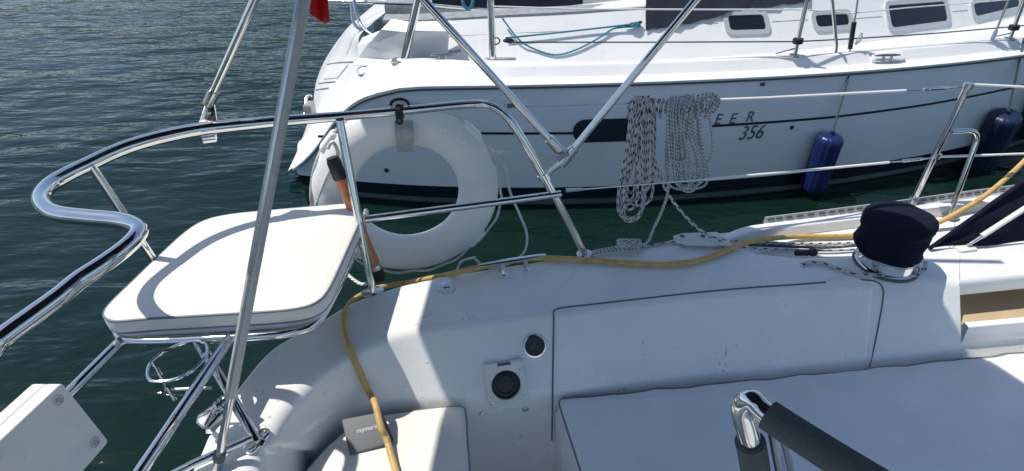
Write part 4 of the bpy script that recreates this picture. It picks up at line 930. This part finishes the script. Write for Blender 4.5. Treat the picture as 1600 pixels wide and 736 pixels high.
q.loft([fillet([V((x, ysh(x) + .21 * gsc(x), 1.115)), V((x, ysh(x) + .225 * gsc(x) if gsc(x) < 1.4 else ysh(x) + .33, 1.085)), V((x, yb(x) - .012, 1.085)), V((x, yb(x), 1.10)), V((x, cab(x, ZTOP(x)), ZTOP(x))), V((x, cab(x, ZTOP(x)) + .16, ZTOP(x) + .012)), V((x, cab(x, ZTOP(x)) + (.17 if x < 1.25 else .9), ZTOP(x) + (.0 if x < 1.25 else .08))), V((x, cab(x, ZTOP(x)) + (.2 if x < 1.25 else 1.2), .75 if x < 1.25 else 1.6))], [0, .012, .015, .02, .04, .03, .01, 0], 5) for x in cx_])
cabn = q.build('deck_moulding', M['gel2'], nb, label='sunlit white cabin side and cockpit coaming of the moored boat', ang=45)
# groove lines on the cabin side
for pl in ([(700,57),(850,50),(1000,42)], [(1060,39),(1122,36)], [(1207,34),(1262,31)], [(1335,29),(1378,26)], [(1488,18),(1512,16)]):
    q = MB(); q.tube([on_cab(*p) + V((0, -.001, .001)) for p in pl], .0028, 6); q.build('groove', M['plate'], cabn)
# cockpit side shelf: dark grey coaming cap
q = MB(); cap = [on_cab(*p) for p in ((598, 34), (660, 33), (800, 25), (900, 20), (1010, 13))]
cap = catmull(cap, 6); q.loft([[p + V((0, -.006, -.01)), p + V((0, -.006, .012)), p + V((0, .13, .03)), p + V((0, .13, -.01))] for p in cap], closed=True, capends=True); q.build('coaming_cap', M['plate'], nb)
# windows
CN = V((.0, -1, KS)).normalized()
for i, (cr, lab) in enumerate((([(1127,18),(1196,16),(1206,54),(1134,56)], None), ([(1263,18),(1328,15),(1334,46),(1272,51)], None), ([(1379,3),(1478,-4),(1486,39),(1388,52)], None), ([(1513,2),(1590,-16),(1598,15),(1520,34)], None))):
    P = [on_cab(*p) for p in cr]; cen_ = sum(P, V((0, 0, 0))) / 4; nn_ = (P[1] - P[0]).cross(P[3] - P[0]).normalized()
    if nn_.y > 0: nn_ = -nn_
    wn_ = empty('window', cen_, nb); 
    def rounded(P, r):
        out = []
        for k in range(4):
            f = fillet([P[k - 1], P[k], P[(k + 1) % 4]], [0, r, 0], 5)[1:-1]; out += f
        return out
    op = rounded(P, .075); inn_ = [cen_ + (p - cen_) * .86 for p in P]; s_ = min((P[0] - P[3]).length, (P[1] - P[2]).length); fw_ = .042
    Pi = []
    for k in range(4):
        a, b_, c_ = P[k - 1], P[k], P[(k + 1) % 4]; Pi.append(b_ + ((a - b_).normalized() + (c_ - b_).normalized()) * fw_)
    ip = rounded(Pi, .04); m_ = len(op); fm = MB(); vs = [p - nn_ * .004 for p in op] + [p + nn_ * .016 for p in op] + [p + nn_ * .016 for p in ip] + [p - nn_ * .006 for p in ip]
    fm.add(vs, [[a * m_ + k, a * m_ + (k + 1) % m_, (a + 1) * m_ + (k + 1) % m_, (a + 1) * m_ + k] for a in range(3) for k in range(m_)]); fm.build('window_frame', M['frame'], wn_)
    gm = MB(); gm.add([p + nn_ * .006 for p in ip], [list(range(m_))]); gm.build('pane', M['glass'], wn_)
# navy dodger and dark cockpit covers at the top of the frame
def sheet(name, grid_px, ydep, m, lab=None, wob=.01, par=None):
    g = []
    for r_ in grid_px: g.append([at_y(px, py, yy) for (px, py), yy in zip(r_, ydep)])
    q = MB(); q.loft(g); return q.build(name, M[m], par or nb, label=lab)
g = []
for i in range(27):
    t_ = i / 26; px = 1008 + (1262 - 1008) * t_; bt = np.interp(px, [1008, 1055, 1100, 1140, 1262], [47, 38, 31, 16, 2]); row = []
    a = on_cab(px, bt); 
    for j in range(9):
        s_ = j / 8; row.append(a + V((-.0 + .03 * s_, -.03 + KS * .62 * s_ + .010 * math.sin(t_ * 23 + s_ * 5) + .008 * math.sin(t_ * 61), .62 * s_ + .006 * math.sin(t_ * 40))))
    g.append(row)
q = MB(); q.loft(g); q.loft([[p + V((0, .006, 0)) for p in r_] for r_ in g]); q.build('dodger', M['navy2'], nb, label='navy canvas dodger over the companionway of the moored boat')
def bxs(name, px0, px1, y, dy, m, par=None):
    a = at_y(px0[0], px0[1], y); b_ = at_y(px1[0], px1[1], y); q = MB()
    q.box(V(((a.x + b_.x) / 2, y + dy / 2, (a.z + b_.z) / 2)), (abs(b_.x - a.x), dy, abs(a.z - b_.z)), bev=.02); return q.build(name, M[m], par or nb)
bxs('cockpit_cover', (672, -40), (910, 14), 5.75, .6, 'navy2'); bxs('cockpit_seat', (600, 6), (740, 30), 5.9, .7, 'plate'); bxs('cockpit_locker', (908, -30), (985, 12), 6.2, .5, 'gel2'); bxs('companionway_board', (985, -30), (1012, 6), 6.1, .3, 'teak')
q = MB(); q.prism(poly([(xa + .3, 4.9), (1.3, 5.1), (1.6, 6.4), (1.3, 7.8), (xa + .3, 7.6)], 1.0), (0, 0, 1), .06, .01); q.build('cockpit_floor', M['nonskid'], nb)
# transom: sloped stern with moulded steps
T0 = [at_z(*p) for p in ((446,282,.05),(470,222,.12),(488,168,.20),(494,128,.28),(510,90,.38),(538,50,.48),(566,24,.55),(600,-4,.62))]
T1 = [at_z(474,258,.12), at_z(502,216,.32), at_z(528,172,.55), at_z(556,134,.80), at_z(578,102,1.02), at_z(560,62,1.08), at_z(582,36,1.10), at_z(612,12,1.12)]
ta, tb = catmull(T0, 6), catmull(T1, 6); q = MB(); q.loft([[a.lerp(b_, k / 8) + V((-.04, 0, .03)) * math.sin(math.pi * k / 8) for k in range(9)] for a, b_ in zip(ta, tb)]); ts = q.build('transom', M['gel2'], nb, label='sloping white transom with moulded boarding steps', ang=60)
def on_ts(px, py):
    best = None; d = V(ray(px, py)).normalized()
    for a, b_ in zip(ta, tb):
        for k in range(33):
            p = a.lerp(b_, k / 32) + V((-.04, 0, .03)) * math.sin(math.pi * k / 32); e = (p - V(EYE)); dist = (e - d * e.dot(d)).length
            if best is None or dist < best[0]: best = (dist, p)
    return V(EYE) + d * (best[1] - V(EYE)).dot(d)
def on_stern(px, py, l=.004):
    p, n = hit([ts, gw, cabn], px, py, l); return p if p is not None else at_d(px, py, 5.2)
def patch(name, cr, m, k=6):
    a, b_, c_, d_ = cr; rows = []
    for i in range(k + 1):
        u = i / k; rows.append([on_stern(*[(1 - u) * ((1 - w_) * a[t] + w_ * b_[t]) + u * ((1 - w_) * d_[t] + w_ * c_[t]) for t in (0, 1)], .008) for w_ in [j / k for j in range(k + 1)]])
    q = MB(); q.loft(rows); return q.build(name, M[m], ts)
patch('tread', [(506,124),(516,103),(546,100),(528,122)], 'nonskid')
for pl in ([(512,101),(530,98),(552,97)], [(499,131),(512,129),(524,128)], [(494,141),(505,139),(514,138)]):
    q = MB(); q.tube([on_stern(*p) for p in pl], .008, 6); q.build('step_edge', M['plate'], ts)
q = MB(); a = [at_d(*p) for p in ((487,150,5.3),(479,152,5.3),(478,170,5.25),(474,186,5.2),(476,192,5.15))]; q.tube(catmull(a, 5), .012, 8); q.build('boarding_ladder', M['steel2'], ts)
bx = at_d(484, 172, 5.2); q = MB(); q.box(bx, (.07, .12, .14), bev=.02); q.build('ladder_bracket', M['plate'], ts)
# inner quarter: raised coaming block behind the gunwale and the moulded helm seat
Q = [at_z(*p) for p in ((500,150,.9),(556,98,1.08),(640,96,1.12),(700,84,1.14),(640,50,1.32),(590,34,1.30),(566,62,1.1))]
q = MB(); q.loft([[at_z(556, 96, 1.085), at_z(572, 72, 1.2), at_z(596, 46, 1.34), at_z(612, 30, 1.42)], [at_z(620, 98, 1.085), at_z(622, 76, 1.2), at_z(630, 50, 1.36), at_z(640, 34, 1.40)], [at_z(700, 95, 1.085), at_z(700, 78, 1.2), at_z(702, 50, 1.36), at_z(706, 32, 1.39)]]); q.build('quarter_coaming', M['gel2'], cabn, ang=60)
# stern tubes, arch and posts
def ntube(name, pts, r, m='steel', **k): q = MB(); q.tube(pts, r, 12); return q.build(name, M[m], nb, **k)
ntube('stern_rail', catmull([at_d(548, -60, 5.3), at_d(553, 0, 5.3), at_d(560, 30, 5.3), at_d(572, 48, 5.25), at_d(606, 72, 5.15)], 6), .017)
ntube('stern_rail', catmull([at_d(536, -60, 5.6), at_d(549, 8, 5.6), at_d(552, 34, 5.6), at_d(566, 48, 5.6), at_d(580, 52, 5.6)], 6), .016)
c = at_d(606, 72, 5.15); q = MB(); q.lathe([(.04, 0), (.04, .012), (.02, .02)], c + V((.01, .02, -.01)), (-.3, -.7, .6), 16); q.build('rail_flange', M['plate'], nb)
yA = ysh(-.7) + .34; a = at_y(632, 92, yA)
ntube('arch_leg', [a, at_y(662, -40, yA + .02)], .032)
q = MB(); q.prism(rrect(a + V((.02, -.02, .0)), V((1, 0, 0)), V((0, 1, 0)), .24, .13, .02), (0, 0, 1), .014, .004); q.build('arch_foot', M['steel2'], nb)
yP = ysh(-.2) + .30; a = at_y(770, 91, yP)
ntube('arch_post', [a, at_y(765, -40, yP + .02)], .028)
q = MB(); q.prism(rrect(a + V((.06, 0, 0)), V((1, 0, 0)), V((0, 1, 0)), .25, .06, .02), (0, 0, 1), .01, .003); q.build('post_foot', M['steel2'], nb)
ntube('stern_top_rail', [at_d(488, 1, 5.5), at_d(655, 6, 5.35), at_d(765, 16, 5.25)], .016, 'steel')
ntube('stern_top_rail', [at_d(520, -6, 6.2), at_d(655, 8, 6.2), at_d(800, 10, 6.1)], .014, 'wire')
q = MB(); a = on_cab(665, 74); q.tube(catmull([on_cab(662, 80), on_cab(680, 82) + V((0, -.03, .01)), on_cab(720, 79)], 5), .012, 8); q.build('hand_rail', M['plate'], nb)
q = MB(); q.box(on_cab(657, 59) + V((0, -.015, .01)), (.03, .03, .05), bev=.008); q.build('jam_cleat', M['black'], nb)
# cleats and deck fittings
def horn(px, py, y_, L_=.16, m='steel2'):
    c = at_y(px, py, y_); e_ = empty('cleat', c, nb); q = MB(); d = V((1, .1, 0)).normalized()
    q.tube([c - d * L_ * .5 + V((0, 0, .034)), c - d * L_ * .2 + V((0, 0, .036)), c + d * L_ * .2 + V((0, 0, .036)), c + d * L_ * .5 + V((0, 0, .034))], [.006, .012, .012, .006], 10); q.build('horn', M[m], e_)
    for k in (-.16, .16):
        q = MB(); q.tube([c + d * L_ * k - V((0, 0, .01)), c + d * L_ * k + V((0, 0, .036))], [.018, .010], 10); q.build('foot', M[m], e_)
horn(690, 92, ysh(-.55) + .28, .17)
x_, z_ = on_hull(1386, 115); gx = at_z(1386, 92, 1.10); 
q = MB(); q.prism(rrect(gx + V((0, -.01, .03)), V((1, .16, 0)).normalized(), V((-.1, .72, .68)).normalized(), .30, .09, .035), V((0, -.75, .7)), .03, .006); q.build('cleat_recess', M['gel2'], nb)
horn(1385, 93, gx.y - .04, .22)
a, n_ = on_stern(566, 111, .002), V((-.2, -.6, 1)); q = MB(); q.lathe([(.045, -.004), (.045, .006), (.036, .01), (.034, .004), (0, .004)], a, n_, 20); q.build('filler_cap', M['plate'], nb)
# lifelines, stanchions, shrouds
YL = ysh(0) + .25
def yll(px): return np.interp(px, [760, 1250, 1600], [YL, ysh(2.2) + .17, ysh(4.4) + .17])
def line(name, pl, r, m, lab=None): q = MB(); q.tube([at_y(x, y, yll(x)) for x, y in pl], r, 8); return q.build(name, M[m], nb, label=lab)
line('lifeline', [(770,10),(900,14),(1100,15),(1258,15)], .0062, 'wire'); line('lifeline', [(1258,15),(1330,21),(1420,12),(1560,1),(1640,-8)], .005, 'wire')
line('lifeline', [(790,66),(1000,66),(1247,65),(1340,60),(1450,53),(1590,41),(1660,34)], .0058, 'rope_dark')
for (t_, b2_, r) in (((1263,-10),(1242,86),.016), ((1606,-14),(1578,60),.016)):
    y = yll(b2_[0]); a = at_y(*b2_, y); c = at_y(*t_, y); e_ = empty('stanchion', a, nb)
    q = MB(); q.tube([a, c], r, 12); q.build('post', M['steel2'], e_)
    q = MB(); q.lathe([(.045, -.01), (.045, .004), (.022, .01)], a, n=16); q.build('base', M['steel2'], e_)
    k_ = a.lerp(c, .24); q = MB(); q.lathe([(.02, -.022), (.04, -.018), (.042, .0), (.04, .018), (.02, .022)], k_, (c - a), 14); q.build('ring', M['black'], e_)
    q = MB(); q.tube([a.lerp(c, .12), a + V((-.16, 0, .01))], .006, 8); q.build('brace', M['steel2'], e_)
y = yll(1305); ntube('gate_post', fillet([at_y(1299, -12, y), at_y(1307, 72, y), at_y(1305, 85, y)], .03, 4), .0135, 'steel2')
y = yll(1330) + .0; a, c = at_y(1325, 95, y), at_y(1345, -30, y + .02); ntube('shroud', [a, c], .0085, 'steel2')
q = MB(); q.tube([a.lerp(c, .16), a.lerp(c, .5)], .019, 10); q.build('shroud_cover', M['black'], nb)
q = MB(); q.tube(catmull([a.lerp(c, .22) + V((.03, -.02, 0)), a.lerp(c, .3) + V((.07, -.02, 0)), a.lerp(c, .38) + V((.06, -.02, .0)), a.lerp(c, .28) + V((.04, -.02, 0))], 4, closed=True), .006, 8, closed=True); q.build('shroud_tie', M['wire'], nb)
y = yll(1555) - .03; a, c = at_y(1541, 86, y), at_y(1582, -15, y + .03); ntube('shroud', [a, c], .0085, 'steel2')
q = MB(); q.tube([a, a.lerp(c, .2), a.lerp(c, .22), a.lerp(c, .38), a.lerp(c, .4)], [.024, .022, .017, .016, .009], 12); q.build('turnbuckle', M['steel2'], nb)
q = MB(); q.prism(rrect(a + V((.0, -.012, .035)), V((1, .25, 0)).normalized(), V((0, .3, .95)).normalized(), .36, .075, .015), V((.1, -.95, .3)), .012, .004); q.build('chainplate_recess', M['frame'], nb)
# loose ropes on the moored boat
c1_ = on_cab(990, 38); e_ = empty('cam_cleat', c1_, nb); q = MB(); q.tube([on_cab(976, 41) + V((0, -.03, .01)), on_cab(1001, 35) + V((0, -.03, .01))], .013, 8); q.build('horn', M['black'], e_)
q = MB(); q.tube([c1_, c1_ + V((0, -.03, .01))], .015, 8); q.build('foot', M['black'], e_)
q = MB(); of = V((0, -.03, .012))
q.tube(catmull([on_cab(790, 60) + of, on_cab(860, 53) + of, on_cab(950, 43) + of, on_cab(988, 39) + of * 1.3, on_cab(998, 42) + of, on_cab(960, 45) + of * .8, on_cab(935, 60) + of * .6, on_cab(900, 78) + of * .5, on_cab(868, 86) + of * .4, on_cab(835, 77) + of * .5, on_cab(810, 62) + of * 1.2, on_cab(785, 30) + of * 1.8], 7), .0075, 8)
q.tube(catmull([on_cab(985, 37) + of * 1.5, on_cab(990, 44) + of * 1.4, on_cab(996, 36) + of * 1.6, on_cab(984, 42) + of * 1.4], 4, closed=True), .008, 8, closed=True)
q.build('blue_line', M['rope_blue'], label='turquoise line made fast on the black cleat of the moored boat', cat='rope')
bl_ = empty('tackle_block', at_y(795, 64, YL), nb); q = MB(); q.tube([at_y(786, 64, YL), at_y(791, 63, YL), at_y(800, 64, YL), at_y(804, 65, YL)], [.012, .03, .03, .012], 10, flat=.6); q.build('cheek', M['black'], bl_)
q = MB(); q.tube(catmull([at_y(771, 60, YL), at_y(777, 59, YL), at_y(781, 64, YL), at_y(777, 69, YL), at_y(771, 69, YL)], 4), .006, 8); q.build('shackle', M['case'], bl_)
q = MB(); g = random.Random(2); hp_ = []
for k in range(7):
    for a in range(8):
        an = 2 * math.pi * a / 8; hp_.append(at_d(731 + 9 * math.sin(an) + g.uniform(-2, 2), -8 + 24 * math.cos(an) * (1 - .15 * g.random()), 5.2 + .02 * math.cos(an * 2) + k * .008))
q.tube(catmull(hp_, 3), .0085, 8); q.build('coiled_line', M['rope_blue'], label='bright blue line coiled on the stern rail of the moored boat', cat='rope')
# fenders
def fender(px_top, px_bot, r, m, lab, rope_px, lean=0):
    xt, zt = on_hull(*px_top); xb, zb = on_hull(*px_bot); top = hp3(xt, zt, r + .005); bot = hp3(xb, zb, r + .005)
    d = (top - bot).normalized(); Lh = (top - bot).length
    f = empty('fender', bot, label=lab, cat='fender', group='fenders along the moored boat')
    prof = [(.03, 0), (r * .6, .004), (r * .85, .016), (r * .96, .04), (r, .06), (r, Lh - .06), (r * .97, Lh - .035), (r * .88, Lh - .015), (r * .68, Lh - .005), (r * .4, Lh - .002), (.03, Lh)]
    pr2 = []
    for i in range(len(prof) - 1):
        n_ = 8 if i == 4 else 1
        for k in range(n_): pr2.append((prof[i][0] + (prof[i + 1][0] - prof[i][0]) * k / n_, prof[i][1] + (prof[i + 1][1] - prof[i][1]) * k / n_))
    pr2.append(prof[-1])
    def rib(a, t): return 1 + (.022 * math.cos(a * 14) if .1 < t < .9 else 0)
    q = MB(); q.lathe(pr2, bot, d, 84, fn=rib); q.build('body', M[m], f, ang=70)
    q = MB(); q.tube([top - d * .02, top + d * .03], [.022, .018], 12); q.build('eye', M[m], f)
    pts = [top + d * .02] + [hp3(*on_hull(*rope_px[0]), .012)] + [at_y(x, y, yy) for x, y, yy in rope_px[1:]]
    q = MB(); q.tube(pts, .009, 8); q.build('rope', M['rope_dark'], f)
fender((1286, 203), (1256, 288), .104, 'fender', 'bright blue ribbed fender hanging against the white hull', [(1324, 122), (1326, 88, yll(1326))])
fender((1552, 168), (1508, 258), .125, 'fender2', 'dark teal fender behind the gate stanchion', [(1592, 90), (1600, 60, yll(1590))])
fender((1622, 132), (1585, 205), .09, 'fender2', 'dark fender cut off by the right edge of the picture', [(1640, 80), (1650, 50, yll(1590))])
